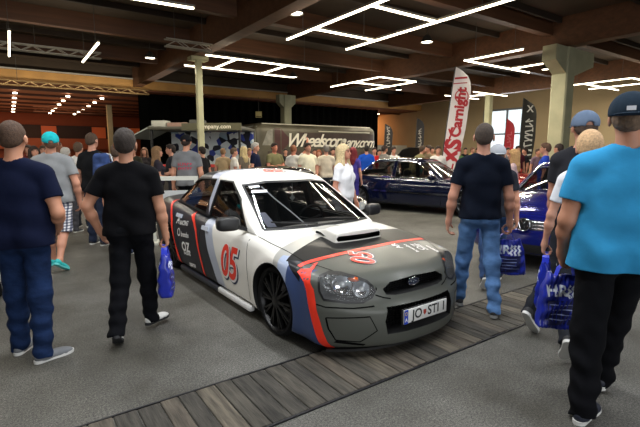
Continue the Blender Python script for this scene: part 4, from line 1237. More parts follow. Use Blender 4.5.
def ladder(label, a0, b0, a1, b1, rungs, axis='b'):
    """two rails along the axis and cross rungs at the given fractions"""
    sg = []
    if axis == 'b':
        sg = [((a0, b0), (a0, b1)), ((a1, b0), (a1, b1))] + [((a0, b0 + (b1 - b0) * t), (a1, b0 + (b1 - b0) * t)) for t in rungs]
    else:
        sg = [((a0, b0), (a1, b0)), ((a0, b1), (a1, b1))] + [((a0 + (a1 - a0) * t, b0), (a0 + (a1 - a0) * t, b1)) for t in rungs]
    return light_frame(label, sg)
# ------------------------------------------------------------------ lamps and trusses in place
ladder('ladder of light tubes hanging above the white rally-style car', 6.45, 5.3, 8.5, 10.8, (0.37, 0.76))
ladder('light tube frame in front of the slim post by the stage curtain', 5.3, 13.9, 9.7, 15.95, (0.25, 0.69), 'a')
ladder('small far light tube frame above the lettered show trailer', 12.65, 13.8, 14.8, 17.2, (0.0, 0.5))
light_frame('pair of light tubes on a truss at the far left', [((0.25, 14.1), (0.25, 17.7)), ((2.3, 14.1), (2.3, 17.4))])
light_frame('single long light tube at the top edge, left of the big timber', [((2.2, 9.75), (3.5, 9.65))])
light_frame('light tube frame behind the thick column with brackets', [((12.7, 9.75), (16.7, 9.75)), ((12.8, 9.7), (12.8, 7.7)), ((15.4, 9.7), (15.4, 8.5))])
light_frame('far right light tube frame near the beige wall', [((21.4, 10.6), (21.4, 8.0)), ((23.4, 10.6), (23.4, 8.0)), ((21.4, 8.0), (25.5, 8.0)), ((21.4, 9.9), (25.0, 9.9))])
light_frame('light tube frame beside the thin post by the daylight window', [((19.6, 16.2), (22.6, 16.2)), ((19.6, 14.4), (22.6, 14.4)), ((21.0, 16.2), (21.0, 14.4))])
spot_m = mat('spot_glow', 'fff3d6', 0.4, emit=14.0)
spot_where = ['left of the ladder of tubes', 'right of the ladder of tubes', 'in front of the far show trailer', 'near the end of the stage curtain', 'just behind the thick column', 'over the beige wall corner', 'under the truss at far left', 'above the blue car', 'at the upper right corner']
for k, (a, b) in enumerate([(6.5, 10.4), (11.7, 10.5), (11.7, 19.0), (19.1, 19.2), (19.8, 10.8), (25.4, 11.3), (4.8, 18.4), (10.3, 4.6), (17.5, 5.8)]):
    e = empty('ceiling_spot', (a, b, 5.2), 0, 'round white ceiling spot ' + spot_where[k], 'ceiling light', 'round ceiling spots')
    bm = bmesh.new(); add_cyl(bm, (0, 0, 0), (0, 0, 0.05), 0.17, seg=20); link('lamp_lens', bm_mesh('lamp_lens', bm), spot_m, e)
    bm = bmesh.new(); add_lathe(bm, [(0.21, -0.02), (0.18, 0.08), (0.08, 0.22), (0.0, 0.24)], 20); add_cyl(bm, (0, 0, 0.2), (0, 0, 0.6), 0.012, seg=6); link('lamp_shade', bm_mesh('lamp_shade', bm, 40), mat('shade_grey', '55524c', 0.4, 0.5), e)
down_m = mat('downlight_glow', 'ffe8c8', 0.4, emit=12.0)
for a in (-8.2, -3.3, 0.5, 2.9, 4.6):
    for b in np.arange(28.3, 43.5, 2.6):
        bm = bmesh.new(); add_cyl(bm, (0, 0, -0.03), (0, 0, 0.03), 0.10 if a > -3 else 0.08, seg=10)
        o = link('downlight', bm_mesh('downlight', bm), down_m, None, (a, float(b), 4.60)); tag(o, 'small warm downlight in a row on the far russet ceiling', 'ceiling light', 'rows of downlights in the far hall')
for a, b in ((24.2, 28), (25.4, 30), (24.0, 32), (25.8, 34), (24.6, 27)):
    bm = bmesh.new(); add_cyl(bm, (0, 0, -0.03), (0, 0, 0.03), 0.10, seg=10)
    tag(link('downlight', bm_mesh('downlight', bm), down_m, None, (a, b, 4.60)), 'small warm downlight beyond the right end of the curtain', 'ceiling light', 'downlights past the curtain')

def truss(p, q, label, s=0.26, m='b9b4a6', bay=0.34):
    p, q = Vector(p), Vector(q); d = q - p; L = d.length; n = d.normalized(); side = n.cross(Vector((0, 0, 1)))
    e = empty('hanging_truss', (p + q) / 2, 0, label, 'truss', 'aluminium trusses')
    o = (p + q) / 2
    metal = mat('truss_' + m, m, 0.35, 0.6)
    bm = bmesh.new()
    cs = [side * s / 2 + Vector((0, 0, s / 2)), side * s / 2 - Vector((0, 0, s / 2)), -side * s / 2 + Vector((0, 0, s / 2)), -side * s / 2 - Vector((0, 0, s / 2))]
    for c in cs: add_cyl(bm, p + c - o, q + c - o, 0.022, seg=6)
    link('chords', bm_mesh('chords', bm), metal, e)
    bm = bmesh.new(); k = int(L / bay)
    for i in range(k):
        x0 = p + n * L * i / k - o; x1 = p + n * L * (i + 1) / k - o
        f = i % 2
        for a, b in ((0, 1), (2, 3), (0, 2), (1, 3)):
            add_cyl(bm, x0 + cs[a if f else b], x1 + cs[b if f else a], 0.011, seg=5)
    link('lattice', bm_mesh('lattice', bm), metal, e)
    for t in (0.2, 0.8):
        bm = bmesh.new(); add_cyl(bm, p.lerp(q, t) + Vector((0, 0, s / 2)) - o, p.lerp(q, t) - o + Vector((0, 0, 5.78 - p.z)), 0.01, seg=6)
        link('hanger_rod', bm_mesh('hanger_rod', bm), mat('rod_grey', '5a5650', 0.5), e)
truss((-7, 18.1, 5.0), (3.0, 18.1, 5.0), 'pale lattice truss between the light tubes at far left', 0.2)
truss((-22, 24.35, 4.62), (6.2, 24.35, 4.62), 'long lattice truss under the ochre beam at left', 0.2, 'a88a5c')
truss((4.0, 13.6, 4.75), (5.4, 13.6, 4.75), 'short truss piece at the head of the slim post', 0.2)
truss((1.5, 34.2, 4.3), (5.6, 34.2, 4.3), 'dark truss in the far red lit hall', 0.3, '6a4a3a')

def curtain():
    n = 260; a0, a1 = 5.9, 23.2
    bm = bmesh.new(); rows = []
    for z in (0.02, 1.6, 3.2, 4.70):
        rows.append([bm.verts.new((a0 + (a1 - a0) * i / n, 25.45 + 0.07 * math.sin(i * 0.75 + 0.4 * math.sin(i * .21)) + 0.02 * math.sin(i * 1.9 + z), z)) for i in range(n + 1)])
    for A, B in zip(rows, rows[1:]):
        for i in range(n): bm.faces.new((A[i], A[i + 1], B[i + 1], B[i]))
    bmesh.ops.solidify(bm, geom=bm.faces[:], thickness=0.02)
    tag(link('stage_curtain', bm_mesh('stage_curtain', bm, 60), mat('curtain_black', '0b0c0a', 0.95)), 'tall black pleated curtain across the back of the hall', 'curtain')
curtain()
# small lit sign hanging before the curtain
e = empty('hanging_sign', at(260, 26.5, 3.75), -YAW, 'small pale yellow box sign hanging in front of the black curtain', 'sign')
box_obj('sign_box', (0, 0, 0), (0.36, 0.12, 0.36), mat('sign_yellow', 'd8c884', 0.5), e, 0.01); box_obj('sign_stripe', (0, -0.065, -0.12), (0.3, 0.01, 0.06), mat('sign_dark', '6a5a30', 0.5), e)
bm = bmesh.new(); add_cyl(bm, (0, 0, 0.18), (0, 0, 1.0), 0.012, seg=6); link('sign_cable', bm_mesh('sign_cable', bm), mat('rod_grey', '5a5650', 0.5), e)

# ------------------------------------------------------------------ show trailer with lettering
def trailer():
    a0, a1, b, dp = 9.9, 17.9, 19.7, 2.3
    e = empty('show_trailer', ((a0 + a1) / 2, b + dp / 2, 0), 0, 'long grey and maroon show trailer lettered along its side', 'trailer')
    L = a1 - a0
    V, Q = round_box((60, 16, 16), (0.11, 0.30, 0.32)); V = V * (L / 2, dp / 2, 1.18) + (0, 0, 1.82)
    bv = bvh_np(V, Q)
    link('trailer_body', mesh_np('trailer_body', V, Q), mat('trailer_grey', '5c5646', 0.4, 0.3, var=0.25, scale=1.5), e)
    fr = ((0, -0.5, 0), (1, 0, 0), (0, 0, 1))
    maroon = mat('trailer_maroon', '47211c', 0.5, var=0.2, scale=3); cream = mat('letter_cream', 'e9e2d0', 0.5); drk = mat('letter_shadow', '1d1512', 0.6)
    sheet('painted_band', [[(-2.0, 1.85), (3.75, 1.85), (3.75, 2.58), (-1.5, 2.58)]], bv, fr, mat('band_brown', '3a2a22', 0.5, var=0.3, scale=2), e, 0.006, 0.2)
    sheet('painted_arrow', [[(-2.9, 1.2), (-2.55, 1.2), (-2.55, 2.75), (-2.9, 2.75)], [(-2.5, 1.6), (-1.9, 2.15), (-2.5, 2.72)]], bv, fr, maroon, e, 0.008, 0.2)
    sheet('painted_arrow', [[(-3.6, 1.9), (-3.0, 1.9), (-3.0, 2.7), (-3.3, 2.6)]], bv, fr, mat('panel_pale', '8d897d', 0.5, var=0.3, scale=4), e, 0.008, 0.2)
    sheet('lower_panel', [[(-3.3, 0.8), (3.7, 0.8), (3.7, 1.6), (-3.3, 1.6)]], bv, fr, mat('panel_dark', '4a3a32', 0.5, var=0.4, scale=2), e, 0.006, 0.2)
    for nm, m, off, d in (('letter_shadow', drk, 0.012, 0.04), ('lettering', cream, 0.022, 0.0)):
        bm = text_bm('Wheelscom', 0.96, 0.018, 0.45, 0.80); bmesh.ops.transform(bm, matrix=Matrix.Translation((d, -d, 0)), verts=bm.verts[:])
        lay_on(bm, bv, ((-0.36, -0.5, 2.14), (1, 0, 0), (0, 0, 1)), off, 0.3); link(nm, bm_mesh(nm, bm), m, e)
        bm = text_bm('any.com', 0.80, 0.014, 0.45, 0.80); bmesh.ops.transform(bm, matrix=Matrix.Translation((d, -d, 0)), verts=bm.verts[:])
        lay_on(bm, bv, ((2.72, -0.5, 2.08), (1, 0, 0), (0, 0, 1)), off, 0.3); link(nm, bm_mesh(nm, bm), m, e)
        bm = text_bm('p', 0.80, 0.014, 0.45); lay_on(bm, bv, ((1.32 + d, -0.5, 2.09 - d), (1, 0, 0), (0, 0, 1)), off, 0.3); link(nm, bm_mesh(nm, bm), m, e)
    bm = bmesh.new()
    add_tube(bm, [(-3.5, -0.93, 2.97), (3.6, -0.93, 2.97)], 0.035, 8); add_tube(bm, [(-0.2, -1.17, 2.66), (3.4, -1.17, 2.66)], 0.025, 8)
    link('roof_rail', bm_mesh('roof_rail', bm), mat('rail_cream', 'd9d2bd', 0.4), e)
    sheet('end_panel', [[(-1.02, 0.85), (1.02, 0.85), (1.02, 2.85), (-1.02, 2.85)]], bv, ((-3.0, 0, 0), (0, -1, 0), (0, 0, 1)), mat('end_pale', 'aeb2a8', 0.45), e, 0.003, 0.2)
    sheet('end_window', [[(-0.62, 2.0), (0.62, 2.0), (0.5, 2.7), (-0.5, 2.7)]], bv, ((-3.0, 0, 0), (0, -1, 0), (0, 0, 1)), mat('trailer_glass', '2a3436', 0.08, coat=1.0), e, 0.006, 0.2)
    sheet('end_grille', [[(-0.5, 1.55), (0.5, 1.55), (0.6, 1.85), (-0.6, 1.85)]], bv, ((-3.0, 0, 0), (0, -1, 0), (0, 0, 1)), mat('grille_pale', 'a9b0ac', 0.3, 0.6), e, 0.01, 0.2)
    sheet('end_mask', [[(-0.85, 1.0), (0.85, 1.0), (0.85, 1.5), (-0.85, 1.5)]], bv, ((-3.0, 0, 0), (0, -1, 0), (0, 0, 1)), mat('mask_teal', '4a6a68', 0.4), e, 0.006, 0.2)
    for x in (-1.0, 0.0):
        for y in (-0.95, 0.95): wheel(e, x, y, 0.38, 0.24, mat('alloy', 'a8abb0', 0.3, 0.9), mat('tyre_rubber', '1a1a1b', 0.85), 8, 'plain')
    bm = bmesh.new(); add_box(bm, (0, 0, 0.52), (6.5, 0.9, 0.2)); add_box(bm, (3.2, 0, 0.22), (0.12, 0.12, 0.44)); add_box(bm, (-3.2, 0, 0.22), (0.12, 0.12, 0.44)); link('chassis', bm_mesh('chassis', bm), mat('car_black_plastic', '121213', 0.55), e)
trailer()

# ------------------------------------------------------------------ sales booth at the left of the trailer
def splat_mat():
    m = bpy.data.materials.new('splatter_print'); m.use_nodes = True; nt = m.node_tree; N = nt.nodes; b = N['Principled BSDF']
    tc = N.new('ShaderNodeTexCoord'); v = N.new('ShaderNodeTexVoronoi'); v.inputs['Scale'].default_value = 4.5
    nt.links.new(tc.outputs['Object'], v.inputs['Vector'])
    r = N.new('ShaderNodeValToRGB'); r.color_ramp.interpolation = 'CONSTANT'
    cr = r.color_ramp; cr.elements[0].color = (*hexc('e6eef2'), 1); cr.elements[1].position = 0.36; cr.elements[1].color = (*hexc('15182a'), 1)
    for p, c in ((0.55, 'a9c0d6'), (0.72, '3346a0'), (0.86, 'dfe8ec')):
        q = cr.elements.new(p); q.color = (*hexc(c), 1)
    sp = N.new('ShaderNodeSeparateColor'); nt.links.new(v.outputs['Color'], sp.inputs[0]); nt.links.new(sp.outputs[0], r.inputs[0])
    nt.links.new(r.outputs[0], b.inputs['Base Color']); b.inputs['Roughness'].default_value = 0.5
    return m
def booth():
    p0 = at(200, 18.0); e = empty('sales_booth', p0, -YAW - rad(5), 'open sales booth with splatter print back wall and grey awning', 'booth')
    e.scale = (1.16, 1.0, 1.05)
    grey = mat('booth_grey', '4c4a40', 0.5); blk = mat('booth_black', '17181b', 0.6)
    box_obj('booth_roof', (0.15, 0.2, 2.36), (3.2, 2.2, 0.12), grey, e, 0.02)
    f = box_obj('fascia', (0.75, -0.93, 2.40), (2.0, 0.05, 0.26), mat('fascia_olive', '55523c', 0.5), e)
    bm = text_bm('company.com', 0.2, 0.004); bmesh.ops.transform(bm, matrix=Matrix(((1, 0, 0, 0.85), (0, 0, -1, -0.96), (0, 1, 0, 2.40), (0, 0, 0, 1))), verts=bm.verts[:]); link('fascia_text', bm_mesh('fascia_text', bm), mat('letter_cream', 'e9e2d0', 0.5), f)
    box_obj('back_wall', (0.15, 1.2, 1.2), (3.1, 0.08, 2.3), splat_mat(), e)
    bm = bmesh.new(); add_box(bm, (-1.75, 0.1, 2.22), (0.9, 1.9, 0.05), Matrix.Rotation(rad(-28), 3, 'Y')); link('awning_flap', bm_mesh('awning_flap', bm), mat('flap_pale', '8f938c', 0.5), e)
    for x, w_, h_, m in ((-1.2, 0.5, 0.24, 'b9b9ae'), (-0.55, 0.7, 0.16, '9a7a6c'), (0.1, 0.45, 0.26, '4a4a44')):
        box_obj('roof_crate', (x, -0.3, 2.42 + h_ / 2), (w_, 0.5, h_), mat('crate_' + m, m, 0.6), e, 0.02)
    for x in (-1.35, 1.65):
        for y in (-0.8, 1.2): box_obj('booth_post', (x, y, 1.15), (0.07, 0.07, 2.3), blk, e)
    c = box_obj('counter', (0.3, -0.6, 0.52), (2.6, 0.5, 1.04), mat('counter_grey', '4e4a46', 0.6), e, 0.01)
    box_obj('counter_trim', (0.3, -0.87, 0.99), (2.6, 0.04, 0.1), mat('trim_red', 'c23a36', 0.5), c)
booth()
# ------------------------------------------------------------------ feather flags
def feather_flag(loc, h, w, col, label, texts, face, lean=0.12, pole_m='3a3a3a'):
    e = empty('feather_flag', loc, face, label, 'flag')
    n = 26; zb = 0.32 * 1.0
    pole = []; outer = []
    for i in range(n + 1):
        t = i / n; z = 0.25 + (h - 0.25) * t
        x = lean * h * t + 0.10 * w * t * t
        pole.append((x, z))
    V = []; Qd = []
    mcols = 8
    for i in range(n + 1):
        t = i / n; x0, z = pole[i]
        ww = w * min(1, 1.15 * (t + 0.12) ** 0.35) 
        if t > 0.82: ww *= math.sqrt(max(0.0, 1 - ((t - 0.82) / 0.185) ** 2)) * 0.75 + 0.25
        for j in range(mcols + 1):
            s_ = j / mcols
            V.append((x0 + ww * s_, 0.05 * math.sin(3.0 * s_ + 5 * t) * s_, z - 0.10 * w * s_ * (1 if t < .8 else 2.2)))
    for i in range(n):
        for j in range(mcols):
            a = i * (mcols + 1) + j; Qd.append((a, a + 1, a + mcols + 2, a + mcols + 1))
    bv = bvh_np(V, Qd)
    me = mesh_np('sail', V, Qd); bm = bmesh.new(); bm.from_mesh(me); bmesh.ops.solidify(bm, geom=bm.faces[:], thickness=0.006); 
    link('sail', bm_mesh('sail', bm, 60), mat('flag_' + col, col, 0.7), e)
    bm = bmesh.new(); add_tube(bm, [(x, 0.012, z) for x, z in [(0, 0.0)] + pole], 0.018, 8); link('pole', bm_mesh('pole', bm, 60), mat('pole_' + pole_m, pole_m, 0.4), e)
    bm = bmesh.new(); add_box(bm, (0, 0, 0.02), (0.5, 0.5, 0.04)); link('base_plate', bm_mesh('base_plate', bm), mat('car_black_plastic', '121213', 0.55), e)
    for txt, size, z, xo, c, bold, ang in texts:
        t = (z - 0.25) / (h - 0.25); x0 = lean * h * t + 0.1 * w * t * t + xo
        bm = text_bm(txt, size, bold)
        bmesh.ops.transform(bm, matrix=Matrix.Rotation(rad(ang), 4, 'Z'), verts=bm.verts[:])
        lay_on(bm, bv, ((x0, 0.0, z), (1, 0, 0), (0, 0, 1)), 0.012, 0.15)
        link('flag_text', bm_mesh('flag_text', bm), mat('ink_' + c, c, 0.6), e)
    return e, bv

def glyphs(bv, e, x, z0, z1, w, ink, seed):
    """worn lettering too small to read: short upright and slanting strokes one above the other"""
    rnd = random.Random(seed); P = []; z = z0
    while z < z1:
        hgt = rnd.uniform(0.13, 0.2)
        P += stroke_poly([(x - w / 2, z), (x + w / 2, z + hgt * rnd.choice((0, 0.4)))], 0.055)
        P += stroke_poly([(x + w / 2 * rnd.choice((-1, 1)), z), (x + w / 2 * rnd.choice((-1, 0, 1)), z + hgt)], 0.055)
        z += hgt + 0.05
    sheet('flag_print', P, bv, ((0, 0, 0), (1, 0, 0), (0, 0, 1)), mat('ink_' + ink, ink, 0.6), e, 0.012, 0.2)
tl = math.degrees(math.atan(0.10))
e, bv = feather_flag(at(438, 14.2), 4.2, 0.60, 'e6dedb', 'white feather flag with red lettering beside the dark blue saloon', [('XS', 0.66, 1.58, 0.30, 'b3252b', 0.035, 90 - tl), ('Carnight', 0.44, 2.80, 0.31, 'b3252b', 0.018, 90 - tl)], -YAW, 0.085)
for i, (x, z, r) in enumerate(((0.64, 3.3, 0.22),)):
    bm = bmesh.new(); t_ = np.linspace(0, 2 * PI, 20)
    for a, b in zip(t_, t_[1:]): bm.faces.new([bm.verts.new((q * math.cos(s_), q * math.sin(s_), 0)) for q, s_ in ((r, a), (r, b), (r * .85, b), (r * .85, a))])
    lay_on(bm, bv, ((x, 0, z), (1, 0, 0), (0, 0, 1)), 0.012, 0.2); link('flag_print', bm_mesh('flag_print', bm), mat('ink_b3252b', 'b3252b', 0.6), e)
sheet('flag_print', [stroke_poly([(0.38, 3.84), (1.1, 3.90)], 0.06)[0], stroke_poly([(0.36, 3.68), (1.1, 3.74)], 0.03)[0]], bv, ((0, 0, 0), (1, 0, 0), (0, 0, 1)), mat('ink_b3252b', 'b3252b', 0.6), e, 0.012, 0.2)
sheet('flag_print', [p for q in ([(0.05, 1.2), (0.35, 2.1), (0.28, 2.3)], [(0.30, 2.0), (0.48, 2.35)], [(0.2, 0.8), (0.22, 1.15)], [(0.40, 0.9), (0.46, 1.2)], [(0.56, 0.9), (0.6, 1.25)]) for p in stroke_poly(q, 0.05)], bv, ((0, 0, 0), (1, 0, 0), (0, 0, 1)), mat('ink_b3252b', 'b3252b', 0.6), e, 0.010, 0.2)
e, bv = feather_flag(at(517, 20.5), 4.0, 0.68, '2b2b27', 'black feather flag with pale gothic lettering near the daylight window', [('X', 0.42, 3.5, 0.34, 'd8d8d0', 0.01, 0)], -YAW, 0.0)
glyphs(bv, e, 0.38, 1.0, 3.1, 0.34, 'd8d8d0', 4)
e, bv = feather_flag(at(501, 23.5), 3.3, 0.5, 'c8303c', 'red feather flag in front of the daylight window', [], -YAW, 0.02)
glyphs(bv, e, 0.28, 1.4, 2.6, 0.2, 'd86a70', 8)
for u, lb in ((383, 'small black feather flag above the striped shirt man'), (414, 'small black feather flag above the open bonnet car')):
    e, bv = feather_flag(at(u, 31.0), 3.5 if u < 400 else 3.9, 0.55, '26221f', lb, [], -YAW, 0.01)
    glyphs(bv, e, 0.3, 1.9, 3.2, 0.2, 'a8a094', u)
o = box_obj('partition_wall', (25.0, 25.9, 1.05), (3.6, 0.12, 2.1), mat('partition_white', 'cfc8b4', 0.7)); tag(o, kind='structure')

# white barrier behind the car
p, q = at(150, 7.5), at(198, 7.7)
e = empty('barrier', (p + q) / 2, 0, 'white barrier rail with board behind the rear of the white car', 'barrier')
d = q - p; R = d.to_track_quat('X', 'Z').to_matrix()
bm = bmesh.new(); add_box(bm, (0, 0, 1.12), (d.length, 0.06, 0.07), R); link('rail', bm_mesh('rail', bm), mat('barrier_white', 'dcdccf', 0.5), e)
bm = bmesh.new(); add_box(bm, (0, 0, 0.66), (d.length * 0.96, 0.03, 0.5), R); link('board', bm_mesh('board', bm), mat('board_white', 'd0d2d0', 0.5), e)
for s_ in (-0.45, 0.45):
    bm = bmesh.new(); c = d * s_; add_box(bm, (c.x, c.y, 0.56), (0.05, 0.05, 1.1), R); add_box(bm, (c.x, c.y, 0.015), (0.12, 0.4, 0.03), R); link('post', bm_mesh('post', bm), mat('barrier_white', 'dcdccf', 0.5), e)
rally_car((2.597, 3.211), rad(-89))
# ------------------------------------------------------------------ the other cars
def spec(fo, wb, ro, wid, h, dz, belt, hood0, hood1, wsb, wst, rst, rsb, deck, paint_m, hatch=False, wr=0.32):
    """fo, ro overhangs; hood0 nose height, hood1 cowl height; screen base and head x, rear screen head and base x"""
    hw = wid / 2; xr = -wb - ro; rh = h
    b1 = belt + 0.05
    s = dict(xr=xr, xf=fo, wb=wb, wr=wr, arch=wr + 0.035, track=hw - 0.01, n=(84, 28, 20),
        nose=[(0, -0.08), (0.1, -0.02), (0.35, 0), (0.62, -0.015), (0.78, -0.06), (1, -0.14)], tail=[(0, 0.12), (0.3, 0), (0.7, 0.01), (1, 0.07)],
        bow=0.26, bow_from=fo - 0.65, bow_p=2.6, tbow=0.16, tbow_from=xr + 0.6,
        top=[(fo, hood0 - 0.05), (fo - 0.15, hood0), (fo - 0.5, hood0 + (hood1 - hood0) * 0.5), (wsb, hood1), (-0.5 * wb, hood1), (rsb, deck - 0.01), (xr + 0.25, deck), (xr, deck - 0.03)],
        side=[(fo, hood0 - 0.10), (fo - 0.4, hood0 + 0.0), (0, hood1 - 0.13), (wsb - 0.2, belt), (rsb, b1), (xr, deck - 0.05)],
        bottom=[(fo, dz + 0.06), (0, dz + 0.02), (-wb, dz + 0.03), (xr, dz + 0.1)],
        plan=[(fo, hw * 0.94), (fo - 0.45, hw * 0.985), (-0.3, hw), (-wb, hw), (xr, hw * 0.93)],
        section=[(dz, 0.92), (dz + 0.12, 0.975), (belt * 0.62, 1.0), (belt * 0.8, 0.985), (belt - 0.04, 0.945), (belt + 0.1, 0.88)],
        ws=(wsb, wst), rs=(rsb, rst), rbulge=0.03 if hatch else 0.05,
        roof=[(wsb, rh - 0.09), (wst, rh - 0.035), ((wst + rst) / 2, rh), (rst, rh - 0.03), (rsb, rh - 0.12)],
        belt=[(wsb, belt - 0.05), (wsb - 0.4, belt - 0.03), (rsb, b1 - 0.03)], cplan=[(wsb, hw * 0.87), ((wsb + rsb) / 2, hw * 0.89), (rsb, hw * 0.83)], tumble=0.22, rcrown=0.045,
        tub=(max(rsb + 0.4, -wb + 0.25), wsb - 0.34), tub_y=hw * 0.76, dash=belt + 0.02, mirror=(wsb - 0.42, hw + 0.06, belt + 0.08), paint=paint_m)
    zt = rh - 0.11; m = (wst + rst) / 2 - 0.02
    s['side_win'] = [[(wsb - 0.40, belt + 0.03), (m + 0.06, belt + 0.035), (m + 0.08, zt), (wst - 0.12, zt - 0.005), (wst + 0.18, zt - 0.15)],
                     [(m - 0.04, belt + 0.035), (rsb + (0.35 if hatch else 0.36), b1 + 0.03), (rsb + 0.26, b1 + 0.09), (rst - 0.10, zt - 0.08), (rst + 0.15, zt - 0.01), (m - 0.02, zt)]]
    yw = hw * 0.76
    s['ws_win'] = [(-yw, belt + 0.02), (yw, belt + 0.02), (yw * 0.84, zt - 0.02), (yw * 0.45, zt), (-yw * 0.45, zt), (-yw * 0.84, zt - 0.02)]
    s['rs_win'] = [(-yw * 0.86, deck + 0.06), (yw * 0.86, deck + 0.06), (yw * 0.76, zt - 0.03), (-yw * 0.76, zt - 0.03)]
    s['gaps'] = [[(wsb - 0.2, dz + 0.08), (wsb - 0.22, belt - 0.25), (wsb - 0.26, belt)], [(m, dz + 0.08), (m - 0.01, belt)], [(-wb + 0.46, dz + 0.08), (-wb + 0.36, wr * 2), (-wb + 0.2, belt)], [(wsb - 0.2, dz + 0.085), (-wb + 0.46, dz + 0.085)]]
    s['handles'] = [(m + 0.16, belt - 0.10), (-wb + 0.5, belt - 0.09)]
    yl = hw * 0.9
    s['lamp'] = [(-yl, hood0 - 0.17), (-yl * 0.52, hood0 - 0.19), (-yl * 0.50, hood0 - 0.06), (-yl * 0.95, hood0 - 0.03)]
    s['tail_lamp'] = [(-yl, deck - 0.27), (-yl * 0.58, deck - 0.27), (-yl * 0.58, deck - 0.1), (-yl * 0.97, deck - 0.1)]
    s['grille'] = [(-yl * 0.42, hood0 - 0.19), (yl * 0.42, hood0 - 0.19), (yl * 0.42, hood0 - 0.07), (-yl * 0.42, hood0 - 0.07)]
    return s

def dress(root, s, grille_bars=3, intake=True, hood0=0.7, trim=True):
    bvh = s['bvh']; blk = mat('car_black_plastic', '121213', 0.55); chrome = s['chrome']
    g = s['grille']; y = g[1][0]
    for k in range(grille_bars):
        z = g[0][1] + (g[2][1] - g[0][1]) * (k + 0.5) / grille_bars
        sheet('grille_bar', stroke_poly([(-y, z), (y, z)], 0.012), bvh, FRONT, chrome, root, 0.010, 0.05)
    if intake:
        sheet('lower_intake', [[(-y * 1.5, 0.22), (y * 1.5, 0.22), (y * 1.4, 0.36), (-y * 1.4, 0.36)]], bvh, FRONT, blk, root, 0.004, 0.05)
    if trim:
        for fr, sg in ((SIDE_R(), 1), (SIDE_L(), -1)):
            z = s['section'][2][0] - 0.02
            sheet('side_moulding', stroke_poly([(sg * -0.45, z), (sg * (-s['wb'] + 0.45), z + 0.02)], 0.045), bvh, fr, chrome, root, 0.008, 0.06)
    for sg in (-1, 1):
        pts = [(s['ws'][0] - 0.1, sg * 0.25), (0.1, sg * 0.45), (s['xf'] - 0.25, sg * 0.42)]
        sheet('bonnet_crease', stroke_poly(pts, 0.008), bvh, TOP, mat('gap_black', '050505', 0.9), root, 0.001, 0.06)

def front_axle(nose_a, nose_b, heading, fo):
    return (nose_a - math.cos(heading) * fo, nose_b - math.sin(heading) * fo)

s = spec(0.84, 3.07, 1.12, 1.86, 1.42, 0.14, 0.86, 0.70, 0.93, -0.45, -1.30, -2.75, -3.42, 1.0, paint('0e1734', 0.12, 0.35, 1.0))
s['rim'] = mat('chrome', 'd8dade', 0.12, 1.0); s['trim_w'] = 0.03; s['wstyle'] = 'plain'
h = rad(-72); r = build_car(s, front_axle(*hall(4.75, 10.75), h, 0.84), h, 'dark blue saloon with chrome window frames behind the blond woman', 'saloon_car'); dress(r, s)
s = spec(0.80, 2.60, 0.72, 1.72, 1.25, 0.11, 0.78, 0.62, 0.83, -0.42, -1.15, -2.35, -3.0, 0.88, paint('15171a', 0.15, 0.3, 1.0))
h = rad(-89); r = build_car(s, front_axle(5.2, 6.55, h, 0.80), h, 'black saloon parked close beside the white car, nose behind the blond woman', 'saloon_car'); dress(r, s, trim=False)
s = spec(0.85, 2.58, 0.72, 1.76, 1.44, 0.13, 0.92, 0.74, 0.99, -0.40, -1.25, -2.75, -3.2, 1.02, paint('141a6b', 0.15, 0.25, 1.0), True)
h = rad(-170); vw = build_car(s, front_axle(*hall(2.70, 5.75), h, 0.85), h, 'dark blue hatchback with round front badge behind the blue bags', 'hatchback_car'); dress(vw, s, 3)
bm = bmesh.new()
zc = 0.62
ring = [(0.955 - 0.085, 0.082 * math.cos(a), zc + 0.082 * math.sin(a)) for a in np.linspace(0, 2 * PI, 28, endpoint=False)]
add_tube(bm, ring, 0.009, 6, True)
for pl in ([(-0.04, 0.068), (0.0, 0.008), (0.04, 0.068)], [(-0.07, 0.035), (-0.036, -0.06), (0.0, 0.0), (0.036, -0.06), (0.07, 0.035)]):
    add_tube(bm, [(0.868, y, zc + z) for y, z in pl], 0.007, 6)
link('badge', bm_mesh('badge', bm, 60), s['chrome'], vw)
bm = bmesh.new(); add_prism(bm, [(0.08 * math.cos(a), 0.08 * math.sin(a)) for a in np.linspace(0, 2 * PI, 24, endpoint=False)], ((0.80, 0, zc), (0, 1, 0), (0, 0, 1), (1, 0, 0)), 0.062); link('badge_plate', bm_mesh('badge_plate', bm), mat('car_black_plastic', '121213', 0.55), vw)
s = spec(0.80, 2.55, 0.75, 1.72, 1.42, 0.14, 0.9, 0.72, 0.96, -0.4, -1.2, -2.6, -3.1, 1.0, paint('dcdcd8', 0.2, 0.1, 1.0), True)
h = rad(-90); r = build_car(s, front_axle(-1.02, 5.05, h, 0.80), h, 'white car cut off by the left edge behind the navy shirt man', 'hatchback_car'); dress(r, s)
s = spec(0.80, 2.5, 0.85, 1.70, 1.36, 0.13, 0.86, 0.68, 0.92, -0.4, -1.15, -2.4, -3.0, 0.98, paint('a11417', 0.15, 0.2, 1.0))
h = rad(-92); c = at(527, 13.8); r = build_car(s, (c.x, c.y), h, 'red car glimpsed beyond the right shoulder of the jeans man', 'saloon_car'); dress(r, s, trim=False)
s = spec(0.80, 2.5, 0.85, 1.70, 1.36, 0.13, 0.86, 0.68, 0.92, -0.4, -1.15, -2.4, -3.0, 0.98, paint('17686a', 0.15, 0.2, 1.0))
h = rad(-92); c = at(470, 18.4); r = build_car(s, (c.x, c.y), h, 'teal car behind the white feather flag', 'saloon_car'); dress(r, s, trim=False)
s = spec(0.80, 2.5, 0.85, 1.70, 1.25, 0.12, 0.78, 0.62, 0.83, -0.4, -1.15, -2.4, -3.0, 0.88, paint('101113', 0.15, 0.2, 1.0))
